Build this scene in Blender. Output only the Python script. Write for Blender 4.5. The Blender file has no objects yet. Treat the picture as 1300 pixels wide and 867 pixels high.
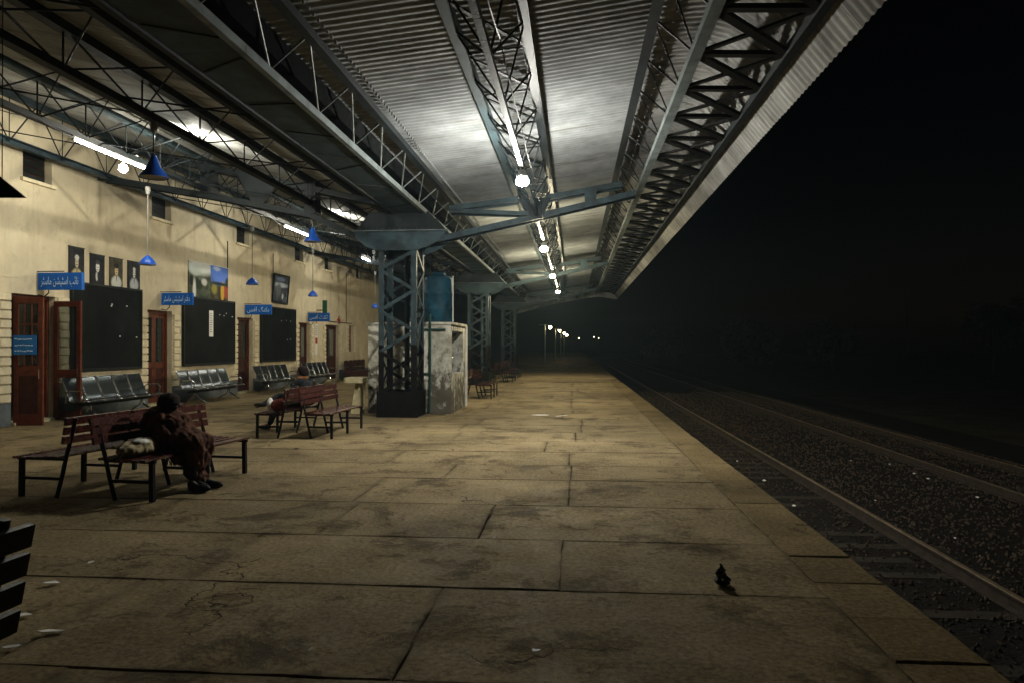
import bpy, bmesh, math, random
from mathutils import Vector, Matrix, noise
random.seed(7)
sc = bpy.context.scene
col = sc.collection
R = math.radians

# ------------------------------------------------------------------ camera, world, exposure
TH = math.atan2(80, 939); SN, CS = math.sin(TH), math.cos(TH)
H = 1.6
cam = bpy.data.cameras.new('camera'); cam.sensor_width = 36; cam.lens = 26.0; cam.clip_end = 2000; cam.clip_start = 0.05
cam_o = bpy.data.objects.new('camera', cam); col.objects.link(cam_o)
cam_o.location = (0, 0, H); cam_o.rotation_euler = (R(90.34), 0, TH)
sc.camera = cam_o
w = bpy.data.worlds.new('World'); sc.world = w; w.use_nodes = True
bgn = w.node_tree.nodes['Background']
sky = w.node_tree.nodes.new('ShaderNodeTexSky'); sky.sky_type = 'NISHITA'; sky.sun_disc = False
sky.sun_elevation = R(-4.0); sky.sun_rotation = R(60)
w.node_tree.links.new(sky.outputs[0], bgn.inputs[0]); bgn.inputs[1].default_value = 0.010
vs = sc.view_settings; vs.view_transform = 'Standard'; vs.look = 'None'; vs.gamma = 1; vs.exposure = 0.0; vs.use_curve_mapping = False
cy = sc.cycles; cy.use_denoising = True; cy.sample_clamp_indirect = 6; cy.max_bounces = 5; cy.diffuse_bounces = 2; cy.glossy_bounces = 2; cy.use_adaptive_sampling = True; cy.adaptive_threshold = .045
cy.transparent_max_bounces = 12; cy.caustics_reflective = False; cy.caustics_refractive = False
LAMP = 2900.0      # emission of the platform bulbs
TUBE = 80.0       # emission of the fluorescent tubes

def yy(zc, X): return (zc + X * SN) / CS          # distance along the view axis -> Y along the platform
WX = -11.3                                        # face of the station wall

# ------------------------------------------------------------------ materials
M = {}
def mat(name, color, rough=0.7, metal=0.0, nscale=6.0, namt=0.25, bump=0.15, bscale=40.0, bdist=0.01, color2=None, spec=0.12, coat=0.0, world=True):
    m = bpy.data.materials.new(name); m.use_nodes = True; nt = m.node_tree; b = nt.nodes['Principled BSDF']
    geo = nt.nodes.new('ShaderNodeNewGeometry') if world else nt.nodes.new('ShaderNodeTexCoord')
    src = geo.outputs['Position'] if world else geo.outputs['Object']
    n = nt.nodes.new('ShaderNodeTexNoise'); n.inputs['Scale'].default_value = nscale; n.inputs['Detail'].default_value = 6; n.inputs['Roughness'].default_value = .65
    nt.links.new(src, n.inputs['Vector'])
    rp = nt.nodes.new('ShaderNodeValToRGB'); rp.color_ramp.elements[0].position = .32; rp.color_ramp.elements[1].position = .7
    c2 = color2 or tuple(max(0, c * (1 - namt)) for c in color)
    rp.color_ramp.elements[0].color = (*c2, 1); rp.color_ramp.elements[1].color = (*[min(1, c * (1 + namt * .5)) for c in color], 1)
    nt.links.new(n.outputs[0], rp.inputs[0]); nt.links.new(rp.outputs[0], b.inputs['Base Color'])
    b.inputs['Roughness'].default_value = rough; b.inputs['Metallic'].default_value = metal; b.inputs['Specular IOR Level'].default_value = spec
    if coat: b.inputs['Coat Weight'].default_value = coat; b.inputs['Coat Roughness'].default_value = .15
    if bump:
        n2 = nt.nodes.new('ShaderNodeTexNoise'); n2.inputs['Scale'].default_value = bscale; n2.inputs['Detail'].default_value = 5
        nt.links.new(src, n2.inputs['Vector'])
        bp = nt.nodes.new('ShaderNodeBump'); bp.inputs['Strength'].default_value = bump; bp.inputs['Distance'].default_value = bdist
        nt.links.new(n2.outputs[0], bp.inputs['Height']); nt.links.new(bp.outputs[0], b.inputs['Normal'])
    M[name] = m; return m

def emit(name, color, strength):
    m = bpy.data.materials.new(name); m.use_nodes = True; nt = m.node_tree; nt.nodes.remove(nt.nodes['Principled BSDF'])
    e = nt.nodes.new('ShaderNodeEmission'); e.inputs[0].default_value = (*color, 1); e.inputs[1].default_value = strength
    nt.links.new(e.outputs[0], nt.nodes['Material Output'].inputs[0]); M[name] = m; return m

def concrete(name, base, dark, patch):
    m = bpy.data.materials.new(name); m.use_nodes = True; nt = m.node_tree; N = nt.nodes.new; L = nt.links.new
    b = nt.nodes['Principled BSDF']; g = N('ShaderNodeNewGeometry'); P = g.outputs['Position']
    oi = N('ShaderNodeObjectInfo')
    def ns(scale, det=6, rough=.6, dist=0.0, stretch=None):
        n = N('ShaderNodeTexNoise'); n.inputs['Scale'].default_value = scale; n.inputs['Detail'].default_value = det
        n.inputs['Roughness'].default_value = rough; n.inputs['Distortion'].default_value = dist
        if stretch:
            mp = N('ShaderNodeMapping'); mp.inputs['Scale'].default_value = stretch; L(P, mp.inputs[0]); L(mp.outputs[0], n.inputs['Vector'])
        else: L(P, n.inputs['Vector'])
        return n.outputs[0]
    def ramp(x, a, c, ca=(0, 0, 0, 1), cb=(1, 1, 1, 1)):
        r = N('ShaderNodeValToRGB'); r.color_ramp.elements[0].position = a; r.color_ramp.elements[1].position = c
        r.color_ramp.elements[0].color = ca; r.color_ramp.elements[1].color = cb; L(x, r.inputs[0]); return r.outputs[0]
    def mixc(f, a, c):
        x = N('ShaderNodeMix'); x.data_type = 'RGBA'; L(f, x.inputs['Factor'])
        for v, s in ((a, 'A'), (c, 'B')):
            if isinstance(v, tuple): x.inputs[6 if s == 'A' else 7].default_value = v
            else: L(v, x.inputs[6 if s == 'A' else 7])
        return x.outputs[2]
    c0 = ramp(ns(1.1, 8, .62), .3, .72, (*[v * .72 for v in base], 1), (*[v * 1.18 for v in base], 1))
    rnd = N('ShaderNodeMath'); rnd.operation = 'MULTIPLY_ADD'; L(oi.outputs['Random'], rnd.inputs[0]); rnd.inputs[1].default_value = .28; rnd.inputs[2].default_value = .86
    hsv = N('ShaderNodeHueSaturation'); L(c0, hsv.inputs['Color']); L(rnd.outputs[0], hsv.inputs['Value'])
    big = N('ShaderNodeMapRange'); L(ns(.33, 5, .6, .4), big.inputs[0]); big.inputs[1].default_value = .34; big.inputs[2].default_value = .62; big.inputs[3].default_value = 1.35; big.inputs[4].default_value = .82
    bm_ = N('ShaderNodeMath'); bm_.operation = 'MULTIPLY'; L(rnd.outputs[0], bm_.inputs[0]); L(big.outputs[0], bm_.inputs[1]); L(bm_.outputs[0], hsv.inputs['Value'])
    fine = ramp(ns(28, 8, .7), .35, .65)
    c1 = mixc(fine, hsv.outputs[0], hsv.outputs[0])
    mm = N('ShaderNodeMix'); mm.data_type = 'RGBA'; mm.blend_type = 'MULTIPLY'; mm.inputs['Factor'].default_value = .6; L(c1, mm.inputs[6]); L(fine, mm.inputs[7])
    # worn-through areas where the screed has broken away
    pm = ramp(ns(.95, 12, .78, .25), patch - .02, patch + .075)
    grit = ramp(ns(55, 4, .8), .3, .7, (*[v * .45 for v in dark], 1), (*[v * 1.5 for v in dark], 1))
    c2 = mixc(pm, mm.outputs[2], grit)
    # stains, darker streaks along the walking direction
    st = ramp(ns(1.0, 6, .6, .3, (1.6, .5, 1)), .52, .72)
    sm = N('ShaderNodeMath'); sm.operation = 'MULTIPLY'; L(st, sm.inputs[0]); sm.inputs[1].default_value = .35
    c3 = mixc(sm.outputs[0], c2, (*[v * .5 for v in dark], 1))
    # dirt gathered along each slab's edges
    tg = N('ShaderNodeTexCoord'); sx = N('ShaderNodeSeparateXYZ'); L(tg.outputs['Generated'], sx.inputs[0])
    def edge(o):
        a = N('ShaderNodeMath'); a.operation = 'SUBTRACT'; L(o, a.inputs[0]); a.inputs[1].default_value = .5
        c = N('ShaderNodeMath'); c.operation = 'ABSOLUTE'; L(a.outputs[0], c.inputs[0]); return c.outputs[0]
    mx = N('ShaderNodeMath'); mx.operation = 'MAXIMUM'; L(edge(sx.outputs[0]), mx.inputs[0]); L(edge(sx.outputs[1]), mx.inputs[1])
    en = N('ShaderNodeMath'); en.operation = 'MULTIPLY_ADD'; L(ns(3.5, 8, .75), en.inputs[0]); en.inputs[1].default_value = .16; L(mx.outputs[0], en.inputs[2])
    ed = N('ShaderNodeMath'); ed.operation = 'MULTIPLY'; L(ramp(en.outputs[0], .545, .60), ed.inputs[0]); ed.inputs[1].default_value = .6 if name == 'slab' else .4
    c3 = mixc(ed.outputs[0], c3, (*[v * .5 for v in dark], 1))
    # hairline cracks
    vo = N('ShaderNodeTexVoronoi'); vo.feature = 'DISTANCE_TO_EDGE'; vo.inputs['Scale'].default_value = .42
    wn = N('ShaderNodeTexNoise'); wn.inputs['Scale'].default_value = 2.2; wn.inputs['Detail'].default_value = 6; L(P, wn.inputs['Vector'])
    va = N('ShaderNodeVectorMath'); va.operation = 'MULTIPLY_ADD'; L(wn.outputs['Color'], va.inputs[0]); va.inputs[1].default_value = (.8, .8, .8); L(P, va.inputs[2]); L(va.outputs[0], vo.inputs['Vector'])
    cr = ramp(vo.outputs['Distance'], .0012, .0035, (1, 1, 1, 1), (0, 0, 0, 1))
    crm = N('ShaderNodeMath'); crm.operation = 'MULTIPLY'; L(cr, crm.inputs[0]); L(ramp(ns(.5, 3), .50, .56), crm.inputs[1])
    c4 = mixc(crm.outputs[0], c3, (.012, .011, .009, 1))
    L(c4, b.inputs['Base Color']); b.inputs['Specular IOR Level'].default_value = .03
    rr = N('ShaderNodeMapRange'); L(ns(2.4, 6), rr.inputs[0]); rr.inputs[1].default_value = .3; rr.inputs[2].default_value = .7; rr.inputs[3].default_value = .6; rr.inputs[4].default_value = .9
    L(rr.outputs[0], b.inputs['Roughness'])
    # relief
    h1 = N('ShaderNodeMath'); h1.operation = 'MULTIPLY_ADD'; L(pm, h1.inputs[0]); h1.inputs[1].default_value = -.5
    g2 = N('ShaderNodeMath'); g2.operation = 'MULTIPLY_ADD'; L(ns(60, 5, .8), g2.inputs[0]); g2.inputs[1].default_value = .22; L(ns(3, 8, .6), g2.inputs[2]); L(g2.outputs[0], h1.inputs[2])
    h2 = N('ShaderNodeMath'); h2.operation = 'MULTIPLY_ADD'; L(crm.outputs[0], h2.inputs[0]); h2.inputs[1].default_value = -.5; L(h1.outputs[0], h2.inputs[2])
    bp = N('ShaderNodeBump'); bp.inputs['Strength'].default_value = .75; bp.inputs['Distance'].default_value = .03; L(h2.outputs[0], bp.inputs['Height']); L(bp.outputs[0], b.inputs['Normal'])
    M[name] = m; return m

concrete('slab', (.245, .188, .103), (.066, .050, .030), .55)
concrete('coping', (.19, .14, .07), (.085, .066, .04), .60)
mat('joint_dirt', (.028, .024, .018), .95, nscale=15, namt=.5, bump=.6, bscale=80)
mat('platform_side', (.16, .14, .11), .9, nscale=2, namt=.6, bump=.5, bscale=14)
mat('wall_paint', (.64, .545, .375), .85, nscale=1.6, namt=.15, bump=.15, bscale=18, bdist=.01)
mat('quoin', (.72, .62, .42), .8, nscale=5, namt=.22, bump=.2, bscale=30)
mat('plinth', (.13, .145, .15), .8, nscale=3, namt=.4, bump=.3, bscale=25)
mat('dark_room', (.12, .10, .08), .9, bump=0)
mat('blue_grey', (.038, .062, .072), .5, nscale=3.2, namt=.5, bump=.18, bscale=22, color2=(.022, .028, .030))
mat('dark_steel', (.016, .020, .022), .55, nscale=5, namt=.45, bump=.15, bscale=30)
mat('black_paint', (.007, .007, .007), .5, nscale=7, namt=.4, bump=.3, bscale=35)
mat('pale_steel', (.15, .175, .175), .45, nscale=4, namt=.45, bump=.15)
mat('galv', (.28, .295, .30), .6, spec=.02, nscale=1.4, namt=.4, bump=.06, bscale=12)
mat('gutter_dark', (.010, .011, .011), .95, spec=0.0)
mat('galv_left', (.40, .405, .39), .6, spec=.03, nscale=1.3, namt=.4, bump=.06, bscale=12)  # lighter copy of galv: the wall-side roof's light is put into the colour
mat('galv_old', (.24, .24, .23), .6, spec=.03, nscale=1.2, namt=.55, bump=.06, bscale=12)
mat('bench_wood', (.060, .017, .013), .22, nscale=14, namt=.55, bump=.07, bscale=50, spec=.6, color2=(.022, .006, .005))
mat('bench_iron', (.012, .012, .013), .4, nscale=10, namt=.4, bump=.15)
mat('door_wood', (.135, .036, .017), .42, nscale=7, namt=.45, bump=.15, bscale=40)
mat('door_dark', (.055, .018, .012), .5, nscale=7, namt=.45, bump=.15, bscale=40)
mat('board_black', (.012, .0135, .0135), .6, nscale=1.3, namt=.0, bump=.05, color2=(.0025, .003, .003), spec=.06)
mat('board_frame', (.018, .020, .019), .45, bump=.1)
mat('sign_blue', (.012, .12, .50), .4, nscale=8, namt=.2, bump=.05)
mat('sign_side', (.45, .48, .52), .5)
mat('notice_blue', (.02, .16, .48), .45, bump=.05)
mat('letter', (.62, .80, .92), .5, bump=0, namt=.05)
mat('paper', (.75, .73, .68), .8, bump=.1, namt=.1)
mat('print_grey', (.25, .25, .26), .7, bump=0)
mat('chair_steel', (.055, .065, .07), .25, metal=.75, nscale=20, namt=.3, bump=.05)
mat('chrome', (.55, .56, .57), .18, metal=1.0, bump=0)
mat('lamp_blue', (.012, .08, .42), .35, spec=.4, nscale=6, namt=.25, bump=.05)
mat('white_rod', (.62, .60, .55), .5, bump=.05)
mat('rod_grey', (.22, .21, .19), .6)
mat('masonry_white', (.55, .54, .47), .85, nscale=3.6, namt=.25, bump=.5, bscale=16, color2=(.20, .185, .14))
mat('ledge', (.50, .44, .26), .7, nscale=6, namt=.4, bump=.2)
mat('tank_blue', (.008, .058, .095), .6, spec=.2, nscale=4, namt=.5, bump=.15, color2=(.004, .022, .034))
mat('pipe_green', (.018, .055, .045), .45, bump=.1)
mat('cloth_brown', (.085, .038, .022), .95, nscale=9, namt=.6, bump=.6, bscale=70, color2=(.030, .014, .010))
mat('cloth_cap', (.020, .013, .012), .95, nscale=40, namt=.5, bump=.6, bscale=120)
mat('cloth_dark', (.018, .020, .024), .9, nscale=12, namt=.5, bump=.4, bscale=50)
mat('cloth_orange', (.20, .085, .03), .95, nscale=10, namt=.6, bump=.4, bscale=40)
mat('cloth_tan', (.34, .28, .16), .9, nscale=9, namt=.65, bump=.5, bscale=40, color2=(.06, .05, .035))
mat('cloth_white', (.68, .66, .62), .9, bump=.3)
mat('cloth_red', (.16, .035, .03), .9, nscale=10, bump=.4)
mat('skin', (.16, .085, .055), .6, bump=.1)
mat('shoe', (.012, .011, .011), .5, bump=.2)
mat('rail_steel', (.16, .12, .075), .5, metal=.3, nscale=9, namt=.5, bump=.2)
mat('rail_rust', (.035, .026, .020), .85, nscale=9, namt=.5, bump=.4)
mat('sleeper', (.034, .029, .022), .9, nscale=7, namt=.5, bump=.5, bscale=35)
mat('ballast_bed', (.012, .010, .008), .95, nscale=9, namt=.6, bump=1.0, bscale=30, bdist=.05)
mat('stone', (.075, .054, .037), .9, nscale=2.5, namt=.6, bump=.3, color2=(.035, .028, .022))
mat('ground', (.05, .042, .03), .95, nscale=.6, namt=.6, bump=.8, bscale=6, bdist=.1)
mat('leaf', (.04, .06, .025), .8, nscale=2, namt=.5, bump=0)
mat('bark', (.05, .04, .03), .9)
mat('plastic_black', (.006, .006, .006), .18, spec=.5, bump=.2, bscale=90)
mat('red_paint', (.35, .02, .018), .5, bump=0)
mat('green_paint', (.015, .10, .05), .5, bump=.05)
mat('post_paint', (.30, .33, .33), .5)
emit('bulb_white', (1.0, .98, .88), LAMP)
emit('bulb_warm', (1.0, .88, .58), LAMP * .6)
emit('bulb_wall', (1.0, .95, .78), 330.0)
emit('bulb_roof', (1.0, .96, .80), 8000.0)
emit('tube_lit', (.95, 1.0, .96), TUBE)
emit('post_bulb', (1.0, .80, .42), 90.0)
emit('far_bulb', (1.0, .85, .55), 6.0)

def vary(name, lo, hi):
    nt = M[name].node_tree; b_ = nt.nodes['Principled BSDF']; src = b_.inputs['Base Color'].links[0].from_socket
    oi = nt.nodes.new('ShaderNodeObjectInfo'); mr = nt.nodes.new('ShaderNodeMapRange'); mr.inputs[3].default_value = lo; mr.inputs[4].default_value = hi
    h = nt.nodes.new('ShaderNodeHueSaturation'); nt.links.new(oi.outputs['Random'], mr.inputs[0]); nt.links.new(mr.outputs[0], h.inputs['Value']); nt.links.new(src, h.inputs['Color'])
    # rust runs and drip marks down the slope of the sheets
    g = nt.nodes.new('ShaderNodeNewGeometry'); mp = nt.nodes.new('ShaderNodeMapping'); mp.inputs['Scale'].default_value = (.5, 7, .5); n = nt.nodes.new('ShaderNodeTexNoise'); n.inputs['Scale'].default_value = 1.3; n.inputs['Detail'].default_value = 7
    nt.links.new(g.outputs['Position'], mp.inputs[0]); nt.links.new(mp.outputs[0], n.inputs['Vector']); r = nt.nodes.new('ShaderNodeMapRange'); r.inputs[1].default_value = .56; r.inputs[2].default_value = .74; r.inputs[4].default_value = .6; nt.links.new(n.outputs[0], r.inputs[0])
    x = nt.nodes.new('ShaderNodeMix'); x.data_type = 'RGBA'; nt.links.new(r.outputs[0], x.inputs['Factor']); nt.links.new(h.outputs[0], x.inputs[6]); x.inputs[7].default_value = (.075, .05, .034, 1); nt.links.new(x.outputs[2], b_.inputs['Base Color'])
for n_ in ('galv', 'galv_left', 'galv_old'): vary(n_, .72, 1.2)
def stain(name, scale, stretch, lo, hi, amt, colr, zlo=None, zhi=None):
    nt = M[name].node_tree; b_ = nt.nodes['Principled BSDF']; src = b_.inputs['Base Color'].links[0].from_socket; N = nt.nodes.new; L = nt.links.new
    g = N('ShaderNodeNewGeometry'); mp = N('ShaderNodeMapping'); mp.inputs['Scale'].default_value = stretch; n = N('ShaderNodeTexNoise'); n.inputs['Scale'].default_value = scale; n.inputs['Detail'].default_value = 8; n.inputs['Roughness'].default_value = .68
    L(g.outputs['Position'], mp.inputs[0]); L(mp.outputs[0], n.inputs['Vector']); f = n.outputs[0]
    if zlo is not None:      # splash dirt: more of it low down
        sp = N('ShaderNodeSeparateXYZ'); L(g.outputs['Position'], sp.inputs[0]); zr = N('ShaderNodeMapRange'); zr.inputs[1].default_value = zhi; zr.inputs[2].default_value = zlo; zr.inputs[4].default_value = .22; L(sp.outputs[2], zr.inputs[0])
        ad = N('ShaderNodeMath'); L(f, ad.inputs[0]); L(zr.outputs[0], ad.inputs[1]); f = ad.outputs[0]
    r = N('ShaderNodeMapRange'); r.inputs[1].default_value = lo; r.inputs[2].default_value = hi; r.inputs[4].default_value = amt; L(f, r.inputs[0])
    x = N('ShaderNodeMix'); x.data_type = 'RGBA'; L(r.outputs[0], x.inputs['Factor']); L(src, x.inputs[6]); x.inputs[7].default_value = (*colr, 1); L(x.outputs[2], b_.inputs['Base Color'])
stain('wall_paint', 1.0, (1, 2.6, .22), .52, .72, .4, (.30, .25, .16)); stain('wall_paint', 2.2, (1, 1, 1), .56, .64, .35, (.34, .28, .18), .2, 1.6)
stain('masonry_white', 5.0, (1, 1, .6), .56, .66, .9, (.060, .050, .036), 0.0, 1.5); stain('tank_blue', 6.0, (1, 1, .25), .52, .66, .6, (.02, .035, .04))
stain('blue_grey', 6.0, (1, 1, .4), .62, .70, .6, (.040, .028, .020))

def glassy(name, tint, refl=.25, opac=.35):
    m = bpy.data.materials.new(name); m.use_nodes = True; nt = m.node_tree; b = nt.nodes['Principled BSDF']
    b.inputs['Base Color'].default_value = (*tint, 1); b.inputs['Roughness'].default_value = .08
    t = nt.nodes.new('ShaderNodeBsdfTransparent'); t.inputs[0].default_value = (.75, .78, .76, 1)
    x = nt.nodes.new('ShaderNodeMixShader'); x.inputs[0].default_value = opac
    nt.links.new(t.outputs[0], x.inputs[1]); nt.links.new(b.outputs[0], x.inputs[2]); nt.links.new(x.outputs[0], nt.nodes['Material Output'].inputs[0])
    M[name] = m; return m
glassy('glass', (.05, .055, .05), opac=.35)
glassy('glass_dark', (.02, .026, .024), opac=.88)
glassy('glass_pale', (.16, .17, .14), opac=.8)

# ------------------------------------------------------------------ helpers
def tag(o, label=None, cat=None, group=None, kind=None):
    if label: o['label'] = label
    if cat: o['category'] = cat
    if group: o['group'] = group
    if kind: o['kind'] = kind
    return o

def empty(name, loc=(0, 0, 0), rz=0, label=None, cat=None, group=None):
    o = bpy.data.objects.new(name, None); o.empty_display_size = .2; o.location = loc; o.rotation_euler = (0, 0, rz)
    col.objects.link(o); return tag(o, label, cat, group)

class MB:
    def __init__(s): s.v = []; s.f = []
    def add(s, vs, fs):
        k = len(s.v); s.v += [tuple(v) for v in vs]; s.f += [tuple(i + k for i in f) for f in fs]; return s
    def box(s, a, b):
        x0, y0, z0 = a; x1, y1, z1 = b
        return s.add([(x0, y0, z0), (x1, y0, z0), (x1, y1, z0), (x0, y1, z0), (x0, y0, z1), (x1, y0, z1), (x1, y1, z1), (x0, y1, z1)],
                     [(0, 3, 2, 1), (4, 5, 6, 7), (0, 1, 5, 4), (1, 2, 6, 5), (2, 3, 7, 6), (3, 0, 4, 7)])
    def bar(s, p0, p1, w, h, up=(0, 0, 1)):
        p0, p1 = Vector(p0), Vector(p1); z = (p1 - p0).normalized(); u = Vector(up)
        if abs(z.dot(u)) > .98: u = Vector((0, 1, 0))
        x = u.cross(z).normalized(); y = z.cross(x); vs = []
        for p in (p0, p1):
            for a, c in ((-1, -1), (1, -1), (1, 1), (-1, 1)): vs.append(p + x * (a * w / 2) + y * (c * h / 2))
        return s.add(vs, [(0, 3, 2, 1), (4, 5, 6, 7), (0, 1, 5, 4), (1, 2, 6, 5), (2, 3, 7, 6), (3, 0, 4, 7)])
    def tube(s, pts, r, n=8, cap=True):
        pts = [Vector(p) for p in pts]; rs = r if isinstance(r, (list, tuple)) else [r] * len(pts); vs = []; fs = []
        for i, p in enumerate(pts):
            d = (pts[min(i + 1, len(pts) - 1)] - pts[max(i - 1, 0)]).normalized()
            u = Vector((0, 0, 1)) if abs(d.z) < .9 else Vector((0, 1, 0))
            x = u.cross(d).normalized(); y = d.cross(x)
            for k in range(n):
                a = 2 * math.pi * k / n; vs.append(p + (x * math.cos(a) + y * math.sin(a)) * rs[i])
        for i in range(len(pts) - 1):
            for k in range(n):
                fs.append((i * n + k, i * n + (k + 1) % n, (i + 1) * n + (k + 1) % n, (i + 1) * n + k))
        if cap: fs.append(tuple(reversed(range(n)))); fs.append(tuple(range((len(pts) - 1) * n, len(pts) * n)))
        return s.add(vs, fs)
    def lathe(s, prof, c=(0, 0, 0), n=20, capb=True, capt=True):
        vs = []; fs = []
        for r, z in prof:
            for k in range(n): a = 2 * math.pi * k / n; vs.append((c[0] + r * math.cos(a), c[1] + r * math.sin(a), c[2] + z))
        for i in range(len(prof) - 1):
            for k in range(n): fs.append((i * n + k, i * n + (k + 1) % n, (i + 1) * n + (k + 1) % n, (i + 1) * n + k))
        if capb: fs.append(tuple(reversed(range(n))))
        if capt: fs.append(tuple(range((len(prof) - 1) * n, len(prof) * n)))
        return s.add(vs, fs)
    def prism(s, poly, axis, a, b):      # polygon in the two other axes, extruded along axis from a to b
        n = len(poly); vs = []
        for t in (a, b):
            for p, q in poly: vs.append({'y': (p, t, q), 'x': (t, p, q), 'z': (p, q, t)}[axis])
        fs = [tuple(range(n)), tuple(reversed(range(n, 2 * n)))] + [(i, i + n, (i + 1) % n + n, (i + 1) % n) for i in range(n)]
        return s.add(vs, fs)
    def ball(s, c, r, n=14, m=9):
        rx, ry, rz = r if isinstance(r, (tuple, list)) else (r, r, r); vs = [(c[0], c[1], c[2] - rz)]; fs = []
        for i in range(1, m):
            t = -math.pi / 2 + math.pi * i / m
            for k in range(n): a = 2 * math.pi * k / n; vs.append((c[0] + rx * math.cos(t) * math.cos(a), c[1] + ry * math.cos(t) * math.sin(a), c[2] + rz * math.sin(t)))
        vs.append((c[0], c[1], c[2] + rz)); L = len(vs) - 1
        for k in range(n): fs.append((0, 1 + (k + 1) % n, 1 + k)); fs.append((L, 1 + (m - 2) * n + k, 1 + (m - 2) * n + (k + 1) % n))
        for i in range(m - 2):
            for k in range(n): fs.append((1 + i * n + k, 1 + i * n + (k + 1) % n, 1 + (i + 1) * n + (k + 1) % n, 1 + (i + 1) * n + k))
        return s.add(vs, fs)
    def mesh(s, name, m, smooth=False, fix=True):
        me = bpy.data.meshes.new(name); me.from_pydata(s.v, [], s.f)
        if fix:
            bm = bmesh.new(); bm.from_mesh(me); bmesh.ops.recalc_face_normals(bm, faces=bm.faces); bm.to_mesh(me); bm.free()
        me.materials.append(M[m])
        if smooth:
            for p in me.polygons: p.use_smooth = True
        return me
    def build(s, name, m, parent=None, smooth=False, off=None, fix=True):
        if off is not None: s.v = [(x - off[0], y - off[1], z - off[2]) for x, y, z in s.v]
        o = bpy.data.objects.new(name, s.mesh(name, m, smooth, fix)); col.objects.link(o)
        if parent: o.parent = parent
        return o

def inst(name, me, parent=None, loc=(0, 0, 0), rot=(0, 0, 0)):
    o = bpy.data.objects.new(name, me); o.location = loc; o.rotation_euler = rot; o.parent = parent; col.objects.link(o); return o

def copy_tree(o, parent=None):
    c = o.copy(); col.objects.link(c); c.parent = parent
    for ch in list(o.children): copy_tree(ch, c)
    return c

UNIT = {}
def unit(shape, m):
    k = (shape, m)
    if k not in UNIT:
        b = MB()
        if shape == 'box': b.box((-.5, -.5, -.5), (.5, .5, .5))
        elif shape == 'rod': b.tube([(0, 0, -.5), (0, 0, .5)], .5, 6)
        elif shape == 'angle': b.prism([(-.5, -.5), (.5, -.5), (.5, -.36), (-.36, -.36), (-.36, .5), (-.5, .5)], 'z', -.5, .5)
        elif shape == 'channel': b.prism([(-.5, -.5), (.5, -.5), (.5, .5), (-.5, .5), (-.5, .38), (.4, .38), (.4, -.38), (-.5, -.38)], 'z', -.5, .5)
        UNIT[k] = b.mesh('unit_' + shape, m, smooth=False)
    return UNIT[k]
def bar(parent, name, p0, p1, w, h, m, shape='box', up=(0, 0, 1), off=(0, 0, 0)):
    """a straight member sharing one unit mesh; off = where the parent stands"""
    p0, p1, off = Vector(p0), Vector(p1), Vector(off); d = p1 - p0; z = d.normalized(); u = Vector(up)
    if abs(z.dot(u)) > .98: u = Vector((0, 1, 0))
    x = u.cross(z).normalized(); y = z.cross(x); c = (p0 + p1) / 2 - off
    o = bpy.data.objects.new(name, unit(shape, m)); o.parent = parent
    o.matrix_basis = Matrix(((x.x * w, y.x * h, d.x, c.x), (x.y * w, y.y * h, d.y, c.y), (x.z * w, y.z * h, d.z, c.z), (0, 0, 0, 1)))
    col.objects.link(o); return o

def lump(name, blobs, m, parent=None, voxel=.02, disp=.015, dscale=.12, loc=(0, 0, 0), smooth=8):
    """soft continuous body (cloth, bags): ellipsoids fused by a voxel remesh, smoothed and creased"""
    b = MB()
    for c, r in blobs: b.ball(c, r, 12, 8)
    me = b.mesh(name, m, fix=False); t = bpy.data.objects.new('tmp', me); col.objects.link(t)
    md = t.modifiers.new('r', 'REMESH'); md.mode = 'VOXEL'; md.voxel_size = voxel; md.use_smooth_shade = True
    sm = t.modifiers.new('s', 'SMOOTH'); sm.iterations = smooth; sm.factor = .5
    dg = bpy.context.evaluated_depsgraph_get(); ev = t.evaluated_get(dg); out = bpy.data.meshes.new_from_object(ev, depsgraph=dg)
    bpy.data.objects.remove(t)
    for v, nrm in zip(out.vertices, [Vector(v.normal) for v in out.vertices]):
        p = v.co / dscale; k = noise.noise(Vector((p.x, p.y * 1.3, p.z * .45))); k2 = noise.noise(p * 2.3 + Vector((7, 1, 3)))
        v.co += nrm * disp * ((1 - 2 * abs(k)) * .8 + .4 * k2)
    for p in out.polygons: p.use_smooth = True
    out.materials.clear(); out.materials.append(M[m])
    o = bpy.data.objects.new(name, out); o.location = loc; o.parent = parent; col.objects.link(o); return o

def skin_body(name, joints, edges, m, parent=None, root=None):
    me = bpy.data.meshes.new(name); keys = list(joints); me.from_pydata([joints[k][0] for k in keys], [(keys.index(a), keys.index(b)) for a, b in edges], [])
    t = bpy.data.objects.new('tmp', me); col.objects.link(t)
    t.modifiers.new('k', 'SKIN'); sv = me.skin_vertices[0].data
    for i, k in enumerate(keys): r = joints[k][1]; sv[i].radius = (r, r); sv[i].use_root = (k == root)
    ss = t.modifiers.new('u', 'SUBSURF'); ss.levels = 2; ss.render_levels = 2
    dg = bpy.context.evaluated_depsgraph_get(); ev = t.evaluated_get(dg); out = bpy.data.meshes.new_from_object(ev, depsgraph=dg)
    bpy.data.objects.remove(t); out.materials.clear(); out.materials.append(M[m])
    for p in out.polygons: p.use_smooth = True
    o = bpy.data.objects.new(name, out); o.parent = parent; col.objects.link(o); return o

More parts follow.
